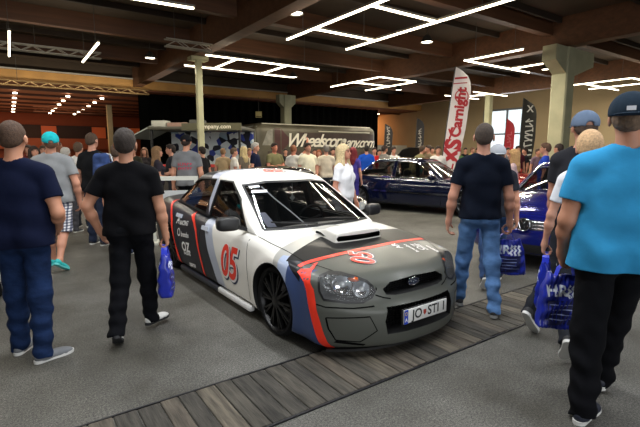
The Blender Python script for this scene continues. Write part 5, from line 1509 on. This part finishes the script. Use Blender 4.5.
h = rad(-90); r = build_car(s, (8.0, 11.6), h, 'black car further back, in front of the man with crossed arms', 'saloon_car'); dress(r, s, trim=False)
s = spec(0.80, 2.5, 0.85, 1.70, 1.36, 0.13, 0.86, 0.68, 0.92, -0.4, -1.15, -2.4, -3.0, 0.98, paint('0f1012', 0.2, 0.2, 1.0))
h = rad(-88); c = at(404, 17.4); r = build_car(s, (c.x, c.y), h, 'black car with its bonnet propped open behind the saloon roof', 'saloon_car'); dress(r, s, trim=False)
bm = bmesh.new(); add_prism(bm, [(-0.70, 0), (0.70, 0), (0.58, 1.0), (0.35, 1.12), (-0.35, 1.12), (-0.58, 1.0)], ((-0.30, 0, 0.95), (0, 1, 0), (0.72, 0, 0.69), (-0.69, 0, 0.72)), 0.03)
bmesh.ops.recalc_face_normals(bm, faces=bm.faces[:]); link('open_bonnet', bm_mesh('open_bonnet', bm), mat('bonnet_black', '0d0d0e', 0.4), r)
# ------------------------------------------------------------------ carrier bags
def bag(hand, face, w, h, label, lean=0.0, white_side=False):
    p, f, lat = hand
    loc = p + Vector((0, 0, -0.0))
    e = empty('carrier_bag', loc, face, label, 'bag', 'blue carrier bags')
    n = (26, 8, 30)
    V, Q = round_box(n, (0.10, 0.45, 0.06))
    x, y, z = V.T; t = (1 - z) / 2                                   # 0 at the top
    top = 0.075
    wid = (w / 2) * (0.80 + 0.2 * np.clip(t * 3, 0, 1))
    dep = 0.012 + 0.045 * np.clip(t * 1.6, 0, 1) ** 0.8 * (1 - 0.25 * t)
    wr = 0.010 * np.sin(23 * x * (1 + .5 * t) + 7 * t) * (0.4 + 0.6 * np.abs(0.5 - t) * 2) + 0.008 * np.sin(11 * t * 2 + 5 * x)
    X = x * wid + lean * t * h
    Y = y * dep + wr * np.abs(y) ** 0.5
    Z = -top - t * h + 0.012 * np.cos(5 * x) * (1 - t) - 0.03 * (1 - np.abs(x)) * t * 0.4 + 0.03 * (np.abs(x) - 0.4) * (1 - t)
    V = np.stack([X, Y, Z], 1); bv = bvh_np(V, Q)
    link('bag_body', mesh_np('bag_body', V, Q), mat('bag_blue', '1a2a9c', 0.28, coat=0.4, var=0.15, scale=8), e)
    bm = bmesh.new()
    for sy in (-1, 1):
        pts = [(-w * 0.24, sy * 0.012, -top - 0.02), (-w * 0.17, sy * 0.012, -top * 0.45), (-w * 0.05, sy * 0.008, 0.004), (w * 0.05, sy * 0.008, 0.004), (w * 0.17, sy * 0.012, -top * 0.45), (w * 0.24, sy * 0.012, -top - 0.02)]
        for a, b in zip(pts, pts[1:]):
            a, b = Vector(a), Vector(b); d = b - a
            add_box(bm, (a + b) / 2, (0.026, d.length * 1.08, 0.003), d.to_track_quat('Y', 'Z').to_matrix())
    link('bag_handle', bm_mesh('bag_handle', bm), mat('bag_handle_blue', '2236c8', 0.4), e)
    white = mat('bag_print', 'dfe6f2', 0.5); dark = mat('bag_dark', '141a4e', 0.4)
    k = w / 0.30
    for sg in (1, -1):
        fr = ((0, 0, 0), (sg, 0, 0), (0, 0, 1))
        zt = -top - 0.30 * h
        sheet('bag_panel', [[(-0.11 * k + lean * sg * .5 * h, -top - 0.93 * h), (0.11 * k + lean * sg * .5 * h, -top - 0.93 * h), (0.11 * k + lean * sg * .5 * h, -top - 0.47 * h), (-0.11 * k + lean * sg * .5 * h, -top - 0.47 * h)]], bv, fr, dark, e, 0.003, 0.03)
        bm = text_bm('HR', 0.115 * k, 0.004); bmesh.ops.transform(bm, matrix=Matrix.Translation((-0.055 * k + lean * sg * .3 * h, zt, 0)), verts=bm.verts[:]); lay_on(bm, bv, fr, 0.004, 0.03); link('bag_print', bm_mesh('bag_print', bm), white, e)
        coil = []
        for q in range(3):
            x0 = (0.035 + 0.034 * q) * k + lean * sg * .3 * h
            coil += stroke_poly([(x0 + 0.006, zt + 0.048 * k), (x0 - 0.008, zt + 0.022 * k), (x0 + 0.008, zt), (x0 - 0.008, zt - 0.022 * k), (x0 + 0.006, zt - 0.048 * k)], 0.022 * k)
        sheet('bag_print', coil, bv, fr, white, e, 0.004, 0.03)
        for q in range(4):
            zz = -top - (0.56 + 0.09 * q) * h; ww = (0.09, 0.07, 0.08, 0.10)[q] * k
            sheet('bag_print', [[(-ww + lean * sg * .6 * h, zz), (ww + lean * sg * .6 * h, zz), (ww + lean * sg * .6 * h, zz + 0.006), (-ww + lean * sg * .6 * h, zz + 0.006)]], bv, fr, mat('bag_print_dim', '8f9ac8', 0.5), e, 0.005, 0.03)
    return e

def G(u, v):
    return on_z(u, v, 0)
black_tr = mat('cloth_trouser_black', '0d0e12', 0.9, var=0.15, scale=9, bump=0.12, bscale=20)
sole_w = mat('sole_white', 'd8d8d4', 0.6)
NEAR = 0.0062
def plaid():
    m = bpy.data.materials.new('plaid_cotton'); m.use_nodes = True; nt = m.node_tree; N = nt.nodes; b = N['Principled BSDF']
    tc = N.new('ShaderNodeTexCoord'); outs = []
    for d in ('X', 'Z'):
        w = N.new('ShaderNodeTexWave'); w.bands_direction = d; w.inputs['Scale'].default_value = 8.5; w.inputs['Distortion'].default_value = 0.4
        nt.links.new(tc.outputs['Object'], w.inputs['Vector'])
        r = N.new('ShaderNodeValToRGB'); r.color_ramp.elements[0].position = 0.35; r.color_ramp.elements[1].position = 0.62
        r.color_ramp.elements[0].color = (*hexc('767a8c'), 1); r.color_ramp.elements[1].color = (*hexc('f0f0f0'), 1)
        nt.links.new(w.outputs[0], r.inputs[0]); outs.append(r.outputs[0])
    x = N.new('ShaderNodeMix'); x.data_type = 'RGBA'; x.blend_type = 'MULTIPLY'; x.inputs[0].default_value = 0.9
    nt.links.new(outs[0], x.inputs[6]); nt.links.new(outs[1], x.inputs[7]); nt.links.new(x.outputs[2], b.inputs['Base Color']); b.inputs['Roughness'].default_value = 0.9
    return m
PLAID = plaid()
# man in navy at the far left
c = hall(-2.23, 3.24)
person('man in navy t-shirt and blue jeans walking away at the far left', (c[0], c[1], 0), cam_dir(98), 1.775, 1.12, 0.02,
       legs=(leg_pose(8, 6, 3, 4), leg_pose(-6, 2, 3, 42)), arms=(ARM_FRONT, ((0.30, -0.12, -1.0), (-0.35, 0.80, -0.55))), look=(4, 0),
       shirt=cloth('11172e'), hem=0.88, trousers=denim('1a2b4c'), hair='4a3526', hstyle='crop', shoes=mat('shoe_grey', '6f7276', 0.7), sole=sole_w, vox=NEAR, skin='c48a6c', loose=0.01)
# man in black with bag
c = hall(-1.59, 3.64)
_, hd = person('man in plain black t-shirt and black trousers walking away with a blue bag', (c[0], c[1], 0), cam_dir(100), 1.70, 1.10, 0.02,
       legs=(leg_pose(-12, 16, 0, -12, 30), leg_pose(13, 6, 1, 34)), arms=(((0.48, -0.15, -0.9), (-0.25, 0.36, -0.9)), ((0.22, 0.0, -1.0), (0.12, 0.14, -1.0))), look=(4, 4),
       shirt=cloth('0c0c0f'), hem=0.90, trousers=black_tr, hair='2b221c', hstyle='short', shoes=mat('shoe_white', 'd6d6d2', 0.6), sole=mat('sole_dark', '1d1d20', 0.7), vox=NEAR, curl=(0.5, 1.15), skin='b98468', loose=0.012)
bag(hd[1], cam_dir(104), 0.27, 0.36, 'blue carrier bag held by the man in black at left')
# man with turquoise cap
c = G(61, 266)
person('man in turquoise cap, grey t-shirt and plaid shorts walking away', (c.x, c.y, 0), cam_dir(100), 1.82, 1.14, 0.02, look=(22, 14),
       legs=(leg_pose(10, 4, 4, 4), leg_pose(-16, 22, 4, 14, 30)), arms=(ARM_DOWN, ((0.30, -0.10, -1.0), (0.0, 0.30, -1.0))),
       shirt=cloth('8d8f90'), hem=0.88, trousers=PLAID, tlen='shorts', hair='6a4a36', hstyle='crop', cap=cloth('25b8c0'), shoes=mat('shoe_turquoise', '22b5b4', 0.6), sole=mat('sole_turquoise', '63d0cf', 0.6), vox=0.009, skin='c48a70', loose=0.02)

# man in jeans at the right
c = hall(1.55, 4.22)
_, hd = person('man in dark navy t-shirt and faded blue jeans walking away, right of the white car', (c[0], c[1], 0), cam_dir(80), 1.815, 0.96, 0.0,
       legs=(leg_pose(13, 6, 4, -8), leg_pose(-9, 6, 4, 10, 6)), arms=(((0.26, -0.05, -1.0), (0.10, 0.20, -1.0)), ((0.24, -0.02, -1.0), (0.12, 0.2, -1.0))), look=(-8, 3),
       shirt=cloth('0f1522'), hem=0.92, trousers=denim('5a7fb0'), hair='3f342c', hstyle='crop', shoes=mat('shoe_dark', '2b2b2d', 0.7), sole=mat('sole_grey', '8b8b88', 0.7), vox=NEAR, curl=(0.6, 1.15), skin='c08a72')
bag(hd[1], cam_dir(-14), 0.30, 0.34, 'blue carrier bag in the right hand of the jeans man', 0.12)
# man in the bright blue shirt
c = hall(1.74, 2.53)
_, hd = person('big man in bright blue t-shirt, black trousers and dark cap in the right foreground', (c[0], c[1], 0), cam_dir(80), 1.885, 1.22, 0.035,
       legs=(leg_pose(-8, 4, 6, 40, 0), leg_pose(20, 8, 0, 24)), arms=(((0.20, 0.02, -1.0), (-0.16, 0.62, -1.0)), (ARM_DOWN)), look=(-22, 0),
       shirt=cloth('3594c8'), hem=0.86, trousers=black_tr, hair='6f5a48', hstyle='short', cap=cloth('23303d'), capback=True, mark=mat('badge_white', 'd8dade', 0.5),
       shoes=mat('shoe_navy', '1f2433', 0.6), sole=sole_w, vox=0.0058, curl=(1.15, 0.5), skin='bd8569', loose=0.015)
bag(hd[0], cam_dir(-6), 0.25, 0.35, 'blue carrier bag held by the big man in the blue shirt, nearest bag', -0.10)
# man in grey cap and dark shirt ahead of him
c = hall(2.25, 3.80)
_, hd = person('man in faded blue-grey cap and charcoal t-shirt behind the fair haired person', (c[0], c[1], 0), cam_dir(36), 1.895, 0.98, 0.02,
       legs=(leg_pose(-16, 30, 2, 0, 48), leg_pose(12, 6, 2, 10)), arms=(((0.14, 0.10, -1.0), (0.05, 0.25, -1.0)), ARM_DOWN), look=(42, 0),
       shirt=cloth('2b2c31'), hem=0.90, trousers=mat('cloth_trouser_dark', '26282e', 0.9, var=0.15, scale=9), hair='4a3a30', hstyle='short', cap=cloth('63738a'),
       shoes=mat('shoe_dark', '2b2b2d', 0.7), sole=sole_w, vox=0.0075, curl=(0.9, 0.5), skin='c58d74')
# fair haired person in white beside him
c = hall(2.07, 3.42)
_, hd = person('fair haired person in long white top between the big blue shirt man and the hatchback', (c[0], c[1], 0), cam_dir(66), 1.71, 0.9, 0.0,
       legs=(leg_pose(-18, 34, 1, 0, 50), leg_pose(13, 6, 2, 6)), arms=(((0.26, 0.02, -1.0), (0.12, 0.22, -1.0)), ARM_DOWN), shirt=cloth('dfe2e8'), hem=0.70, trousers=mat('cloth_trouser_dark', '26282e', 0.9, var=0.15, scale=9), shoes=mat('shoe_dark', '2b2b2d', 0.7), sole=sole_w, hair='c9a57c', hstyle='full', female=True, vox=0.008, curl=(1.15, 0.5), skin='d19a80')
bag(hd[0], cam_dir(60), 0.28, 0.38, 'blue carrier bag in front of the hatchback, held by the fair haired person')
# person with pale grey cap beyond the jeans man
c = at(496, 5.2)
person('person in pale grey cap and dark clothes just beyond the jeans man', (c.x, c.y, 0), cam_dir(75), 1.66, 0.95, 0.0,
       legs=(leg_pose(-22, 24, 3, 0, 40), leg_pose(18, 6, 3, 0)), shirt=cloth('2a2c33'), trousers=denim('33496e'), hair='5a4636', hstyle='crop', cap=cloth('a6aab0'), capback=True, vox=0.010)
# blond woman
c = at(344, 6.6)
person('blond long haired woman in white top standing behind the white car', (c.x, c.y, 0), cam_dir(-32), 1.655, 1.25, 0.0,
       arms=(ARM_DOWN, ((0.20, 0.05, -1.0), (0.05, 0.10, -1.0))) and (((0.26, 0.0, -1.0), (0.12, 0.30, -1.0)), ((0.24, -0.05, -1.0), (0.0, 0.5, -0.8))), look=(10, 4),
       shirt=cloth('f2f2f4'), hem=0.95, trousers=mat('cloth_white_trouser', 'd8d8dc', 0.9), hair='d6c093', hstyle='long', female=True, vox=0.008, skin='c98a70')

# ------------------------------------------------------------------ the crowd further back
TAKEN = [(o.location.x, o.location.y, 0.27, 0.27, 0.0) for o in bpy.data.objects if o.get('category') == 'person']
for o in bpy.data.objects:
    if o.get('category') == 'car':
        b = [Vector(c) for ch in o.children if ch.name.startswith('body') for c in ch.bound_box]
        x0, x1 = min(c.x for c in b), max(c.x for c in b); y1 = max(c.y for c in b) + 0.06
        r = o.rotation_euler.z; m = (x0 + x1) / 2
        TAKEN.append((o.location.x + m * math.cos(r), o.location.y + m * math.sin(r), (x1 - x0) / 2, y1, r))
TAKEN += [(15.09, 7.65, 0.4, 0.4, 0), (13.7, 23.1, 0.4, 0.4, 0), (23.3, 16, 0.25, 0.25, 0), (5.7, 15.6, 0.2, 0.2, 0), (13.9, 20.85, 4.2, 1.35, 0)]
_b = bpy.data.objects['sales_booth'].location
TAKEN.append((_b.x, _b.y, 2.2, 1.4, -YAW - rad(10)))
def free_spot(x, y):
    for cx, cy, hx, hy, a in TAKEN:
        r = 0.34 if hx > 1.5 else 0.22
        dx, dy = x - cx, y - cy
        p, q = dx * math.cos(a) + dy * math.sin(a), -dx * math.sin(a) + dy * math.cos(a)
        if abs(p) < hx + r and abs(q) < hy + r: return False
    return True
def far(u, d, H, facing, label, shirt, tr='2b2d35', hair='3a2c22', hst='short', arms=None, female=False, cap=None, skin='c48c74', w=1.0, lean=0, vox=None, look=(0, 0), group=None):
    c = at(u, d)
    for k in range(140):                                             # step along the line of sight until nothing is in the way
        dd = d + 0.12 * (k if d > 8.8 else (k + 1) // 2 * (1 if k % 2 else -1))
        c = at(u, dd)
        if free_spot(c.x, c.y): break
    TAKEN.append((c.x, c.y, 0.27, 0.27, 0.0))
    A = {None: None, 'cross': (ARM_CROSS, ARM_CROSS), 'up': (ARM_DOWN, ARM_UP), 'front': (ARM_FRONT, ARM_FRONT), 'hip': (ARM_HIP, ARM_HIP)}[arms]
    person(label, (c.x, c.y, 0), cam_dir(facing), H, w, 0.01, arms=A, shirt=cloth(shirt), trousers=mat('cloth_tr_' + tr, tr, 0.9), hair=hair, hstyle=hst, female=female,
           cap=cloth(cap) if cap else None, skin=skin, lean=lean, look=look, vox=vox or (0.011 if d < 9 else 0.016 if d < 13 else 0.02), group=group)
far(95, 7.4, 1.86, 80, 'man in black t-shirt and jeans with pale trainers, beyond the turquoise cap man', '17181b', '2c3448', '4a382a', 'crop', w=1.08)
far(119, 6.6, 1.66, 88, 'person in denim blue top mostly hidden by the man in black', '3c4f7c', '2a3144', '4a382a')
far(81, 9.2, 1.74, 95, 'person in white t-shirt beyond the turquoise cap man', 'dedede', '35383f', '5a4636')
far(60, 10.0, 1.80, 15, 'dark haired man in beige shirt turned right, above the turquoise cap', 'a89a86', '35383f', '231a14', 'crop', skin='8a5c44')
far(68, 8.6, 1.63, 90, 'grey haired person in cream top behind the turquoise cap man', 'c9c2b4', '4b4b50', 'b5b0a8')
far(37, 9.0, 1.66, -40, 'woman with dark hair facing the camera between the two left men', 'c8b8b0', '35383f', '2c1d16', 'long', female=True)
far(46, 11.0, 1.70, -60, 'person in pale shirt far behind the turquoise cap man', 'd4cfc6', '35383f', '4a382a')
far(31, 12.5, 1.74, -90, 'person in maroon shirt far away by the ear of the navy shirt man', '6a2a28', '35383f', '2c1d16')
far(121, 12.0, 1.70, -70, 'person in dark jacket seen past the head of the man in black', '2a2a2c', '35383f', '2c1d16')
far(135, 13.0, 1.70, -90, 'person in olive jacket in the dark by the curtain edge', '3a3a30', '35383f', '4a382a')
far(146, 14.0, 1.68, -80, 'woman in dark top standing before the black curtain', '2e2a2c', '35383f', '6a4a36', 'long', female=True)
far(159, 9.6, 1.66, 20, 'woman with long brown hair and dark top facing the bearded man', '35313a', '35383f', '8a6a4a', 'long', female=True, arms='front')
far(172, 10.2, 1.72, 200, 'bearded man talking to the brown haired woman', '2b2d33', '35383f', '241a14', 'short', arms='front')
far(203, 11.0, 1.68, 150, 'person in black beside the slim post at the booth', '1d1d20', '35383f', '241a14')
far(235, 12.6, 1.66, 20, 'person in white t-shirt with reddish face beside the trailer end', 'e2ded6', '35383f', '5a4636')
far(224, 13.5, 1.66, 90, 'person in tan top at the booth counter', 'b09a78', '35383f', '8a6a4a')
far(244, 12.8, 1.70, 150, 'woman with long fair hair in front of the trailer end', '6a6258', '35383f', 'cdb98a', 'long', female=True)
far(256, 11.2, 1.80, -10, 'man with grey hair in navy sweatshirt looking right', '141b33', '35383f', 'b8b4ae', 'short', w=1.05)
far(275, 11.5, 1.80, -50, 'man in olive t-shirt with crossed arms', '6d6a4c', '35383f', '2c1d16', 'short', 'cross', skin='c07a60', w=1.1)
far(250, 13.6, 1.66, -60, 'person in cream behind the grey haired navy man', 'd2c4ae', '35383f', '8a6a4a')
far(294, 12.0, 1.74, 60, 'man in white t-shirt with raised arm under the trailer lettering', 'dedbd4', '35383f', '7a4a30', 'crop', 'up', skin='c07a60')
far(308, 11.2, 1.78, -60, 'man in cream t-shirt standing behind the black car roof', 'ddd6bc', '35383f', '2c1d16', 'short', w=1.08)
far(286, 13.6, 1.68, -80, 'person in black under the trailer lettering', '1f1d1e', '35383f', '2c1d16')
far(319, 12.8, 1.62, -80, 'woman with reddish hair under the trailer lettering', 'c9b48a', '35383f', '8a4a2a', 'long', female=True)
far(326, 12.0, 1.74, 100, 'person in beige jacket with back turned, left of the blond woman', 'c4b8a4', '35383f', '7d7870')
far(333, 13.6, 1.68, -80, 'person in dark top right behind the blond head', '35333a', '35383f', '2c1d16')
far(315, 14.5, 1.66, -90, 'person in grey by the trailer side', '77736c', '35383f', '2c1d16')
far(353, 11.6, 1.66, 60, 'woman with burgundy hair and purple dress, right of the blond woman', '4a3f8e', '3d3780', '6e1a22', 'long', female=True)
far(366, 10.9 + 1.2, 1.76, 90, 'man in royal blue t-shirt with back turned behind the dark blue saloon', '1f4fb4', '35383f', '2a2420', 'short', w=1.15)
far(374, 14.2, 1.70, -90, 'person in red shirt beyond the royal blue shirt man', 'b3262a', '35383f', '2c1d16')
far(384, 14.6, 1.76, 30, 'tall man in grey shirt left of the striped shirt man', '84807a', '35383f', '2c1d16')
far(393, 13.4, 1.72, -70, 'man in white striped shirt behind the dark blue saloon roof', 'dadad6', '35383f', '3a2c22', w=1.1)
far(379, 16.5, 1.64, -90, 'person in black near the white partition', '202024', '35383f', '2c1d16')
far(409, 14.3, 1.74, 20, 'person in olive shirt bending towards the open bonnet car', '7d7654', '35383f', '4a382a', 'short', 'front', lean=38)
far(427, 15.6, 1.78, 190, 'man in brown jacket right of the open bonnet car', '7a6a54', '35383f', '3a2c22', w=1.1)
far(431, 17.0, 1.74, -90, 'person in tan shirt left of the white feather flag', 'b49a78', '35383f', '3a2c22')
far(437, 13.2, 1.72, -90, 'person in white shirt left of the white feather flag', 'e0dcd6', '35383f', '3a2c22')
far(458, 17.6, 1.66, -90, 'person in green shirt right of the white feather flag', '54754a', '35383f', '3a2c22')
far(464, 20.0, 1.74, -90, 'person in black right of the white feather flag', '1c1d20', '35383f', '2c1d16')
far(471, 18.8, 1.75, -60, 'person in yellow-green top beside the jeans man head', 'a8a050', '35383f', '6a4a36')
far(476, 21.0, 1.74, -90, 'person in blue far behind the jeans man shoulder', '3d5578', '35383f', '2c1d16')
far(451, 21.5, 1.72, -90, 'person in white cap far behind the feather flag', 'c9c4ba', '35383f', '3a2c22', cap='d8d4cc')
far(512, 8.2, 1.60, 150, 'young woman with long fair brown hair right of the jeans man', 'c4a8a8', '565a70', 'b48c5c', 'long', female=True)
far(516, 16.0, 1.76, -90, 'person in dark red top before the red flag', '4a1f2c', '35383f', '1f1814')
far(523, 15.5, 1.70, 180, 'person in black under the black feather flag', '1c1c22', '35383f', '1f1814')
far(506, 18.5, 1.72, -90, 'person in grey before the daylight window', '6a6a70', '35383f', '2c1d16')
far(536, 15.0, 1.66, -80, 'person in mauve top right of the black feather flag', '6d5a68', '35383f', '4a382a')
far(543, 9.6, 1.74, 150, 'man in royal blue t-shirt by the thick column', '2a45a8', '35383f', '5a4030')
far(556, 9.0, 1.74, 120, 'man in white t-shirt by the thick column', 'e4e6ea', '3d5030', '2c1d16', 'crop')
far(550, 12.5, 1.74, -60, 'person in brown shirt behind the two men by the thick column', '5a4638', '35383f', '2c1d16')
# blue backpack of the man in black and jeans
c = at(103, 7.12)
e = empty('backpack', (c.x, c.y, 1.33), cam_dir(80) - PI / 2, 'blue denim backpack on the man in black t-shirt beyond the turquoise cap man', 'backpack')
S_ = Soft().rc((-0.07, 0, -0.15), (-0.06, 0, 0.15), 0.085, 0.075, 0.06).rc((0.07, 0, -0.15), (0.06, 0, 0.15), 0.085, 0.075, 0.06).rc((0, -0.07, -0.12), (0, -0.07, -0.02), 0.07, 0.06, 0.04)
V, Q = S_.mesh(0.012); link('bag_body', mesh_np('bag_body', V, Q), denim('3d5080'), e)
for sx in (-1, 1):
    bm = bmesh.new(); add_tube(bm, [(sx * 0.09, 0.07, -0.17), (sx * 0.12, 0.13, 0.02), (sx * 0.09, 0.10, 0.20), (sx * 0.05, 0.03, 0.21)], 0.014, 8); link('strap', bm_mesh('strap', bm, 60), cloth('d5d8dc'), e)
# man in grey shirt with red print on his back
c = at(188, 8.3)
p_, _h = person('man in black cap and grey t-shirt with red print on the back', (c.x, c.y, 0), cam_dir(88), 1.86, 1.02, 0.0, shirt=cloth('77787a'), hem=0.90, trousers=black_tr, hair='2c1d16', hstyle='crop', cap=cloth('17181b'), vox=0.010)
sh_o = [o for o in p_.children if o.name.startswith('t_shirt')][0]
vv = np.zeros(len(sh_o.data.vertices) * 3, np.float32); sh_o.data.vertices.foreach_get('co', vv)
bvp = BVHTree.FromPolygons([tuple(v) for v in vv.reshape(-1, 3)], [tuple(p.vertices) for p in sh_o.data.polygons])
rnd = random.Random(5)
for z, k in ((1.345, 6), (1.265, 6)):
    polys = []
    for i in range(k):
        x = -0.135 + 0.045 * i + 0.02; hh = rnd.uniform(0.022, 0.03)
        polys += stroke_poly([(x - 0.014, z - hh), (x - 0.014, z + hh)], 0.012) + stroke_poly([(x - 0.014, z + hh * rnd.choice((1, 0, -1)) * 0.8), (x + 0.016, z + hh * rnd.choice((1, 0, -1)) * 0.8)], 0.012)
    sheet('shirt_print', polys, bvp, ((0, 0.4, 0), (1, 0, 0), (0, 0, 1)), mat('print_red', 'c02a4a', 0.7), sh_o, 0.004, 0.03)
# ------------------------------------------------------------------ light, camera
def area(name, loc, rot, sx, sy, power, col=(1, 1, 1)):
    l = bpy.data.lights.new(name, 'AREA'); l.shape = 'RECTANGLE'; l.size = sx; l.size_y = sy; l.energy = power; l.color = col
    o = bpy.data.objects.new(name, l); COL.objects.link(o); o.location = loc; o.rotation_euler = rot
    return o
warm = (1.0, 0.92, 0.76); cool = (0.96, 0.98, 1.0)
def strips(power, col, *segs, z=4.53):
    """thin strip lamps"""
    tot = sum(math.hypot(q[0] - p[0], q[1] - p[1]) for p, q in segs)
    for p, q in segs:
        L = math.hypot(q[0] - p[0], q[1] - p[1])
        area('strip_lamp', ((p[0] + q[0]) / 2, (p[1] + q[1]) / 2, z), (0, 0, math.atan2(q[1] - p[1], q[0] - p[0])), L, 0.06, power * L / tot, col)
strips(300, warm, ((6.45, 5.3), (6.45, 10.8)), ((8.5, 5.3), (8.5, 10.8)), ((6.5, 7.4), (8.5, 7.4)), ((6.5, 9.5), (8.5, 9.5)))
strips(270, warm, ((5.3, 13.9), (9.7, 13.9)), ((5.3, 15.95), (9.7, 15.95)))
strips(260, warm, ((12.65, 13.8), (12.65, 17.2)), ((14.8, 13.8), (14.8, 17.2)))
strips(260, warm, ((12.7, 9.75), (16.7, 9.75)), ((12.8, 9.7), (12.8, 7.7)))
strips(230, warm, ((21.4, 10.6), (21.4, 8.0)), ((21.4, 8.0), (25.5, 8.0)), ((21.4, 9.9), (25.0, 9.9)))
strips(230, warm, ((0.25, 14.1), (0.25, 17.7)), ((2.3, 14.1), (2.3, 17.4)))
strips(330, cool, ((0.5, 0.5), (0.5, 6.0)), ((2.6, 0.5), (2.6, 6.0)), z=4.6)                # added fill over the viewer's head, no tube frame built
strips(260, warm, ((-4.5, 6.5), (-4.5, 11.5)), ((-2.4, 6.5), (-2.4, 11.5)), z=4.6)  # added fill strips beyond the left edge, no tubes there
strips(260, cool, ((6.0, -2.0), (6.0, 3.0)), ((8.2, -2.0), (8.2, 3.0)), z=4.6)  # added fill strips out of view at right, no tubes there
strips(260, warm, ((17.5, 19.0), (21.5, 19.0)), ((17.5, 21.0), (21.5, 21.0)), z=4.6)  # added fill strips towards the curtain end, without a tube frame
area('beam_fill', (-8.0, 23.4, 4.35), (rad(110), 0, 0), 28, 0.2, 170, warm)  # added strip that brightens the ochre beam, no fixture built
area('door_daylight', (0.5, -8.5, 3.0), (rad(80), 0, 0), 9.0, 4.5, 520, cool)                   # big open gate behind the camera
area('window_daylight', (26.8, 17.15, 2.6), (rad(90), 0, rad(90)), 3.3, 3.6, 250, cool)
area('red_hall_light', (-3.0, 35.0, 4.5), (0, 0, 0), 14, 12, 650, (1.0, 0.50, 0.24))
area('red_up_fill', (-3.0, 35.0, 1.8), (PI, 0, 0), 16, 14, 420, (1.0, 0.50, 0.24))  # added upward fill to lift the far russet ceiling
for a_, b_ in ((7.5, 8.0), (7.5, 14.9), (13.7, 15.5), (14.5, 9.5), (1.3, 16.0), (22.0, 9.0), (1.5, 4.0), (7.0, 20.5), (18.0, 21.0), (-6.0, 18.0)):
    area('ceiling_fill', (a_, b_, 4.75), (PI, 0, 0), 3.5, 3.5, 16, warm)  # added upward fill for the timbers, stands in for tube spill
area('wall_fill', (22.5, 14.0, 3.6), (0, rad(-80), 0), 3, 8, 70, warm)  # added fill aimed at the beige wall, no lamp there
area('red_wall_light', (25.5, 33.0, 4.2), (0, rad(-60), 0), 4, 8, 350, (1.0, 0.42, 0.16))
w = bpy.data.worlds.new('world'); SC.world = w; w.use_nodes = True
w.node_tree.nodes['Background'].inputs[0].default_value = (0.9, 0.93, 1.0, 1); w.node_tree.nodes['Background'].inputs[1].default_value = 0.22
cd = bpy.data.cameras.new('camera'); co = bpy.data.objects.new('camera', cd); COL.objects.link(co)
co.location = (0, 0, EYE); co.rotation_euler = (PI / 2 - PITCH, 0, -YAW); cd.sensor_width = 36; cd.lens = F_PX * 36 / 640; cd.clip_end = 200
SC.camera = co
SC.view_settings.view_transform = 'Standard'; SC.view_settings.look = 'None'; SC.view_settings.gamma = 1; SC.view_settings.exposure = 0.0; SC.view_settings.use_curve_mapping = False
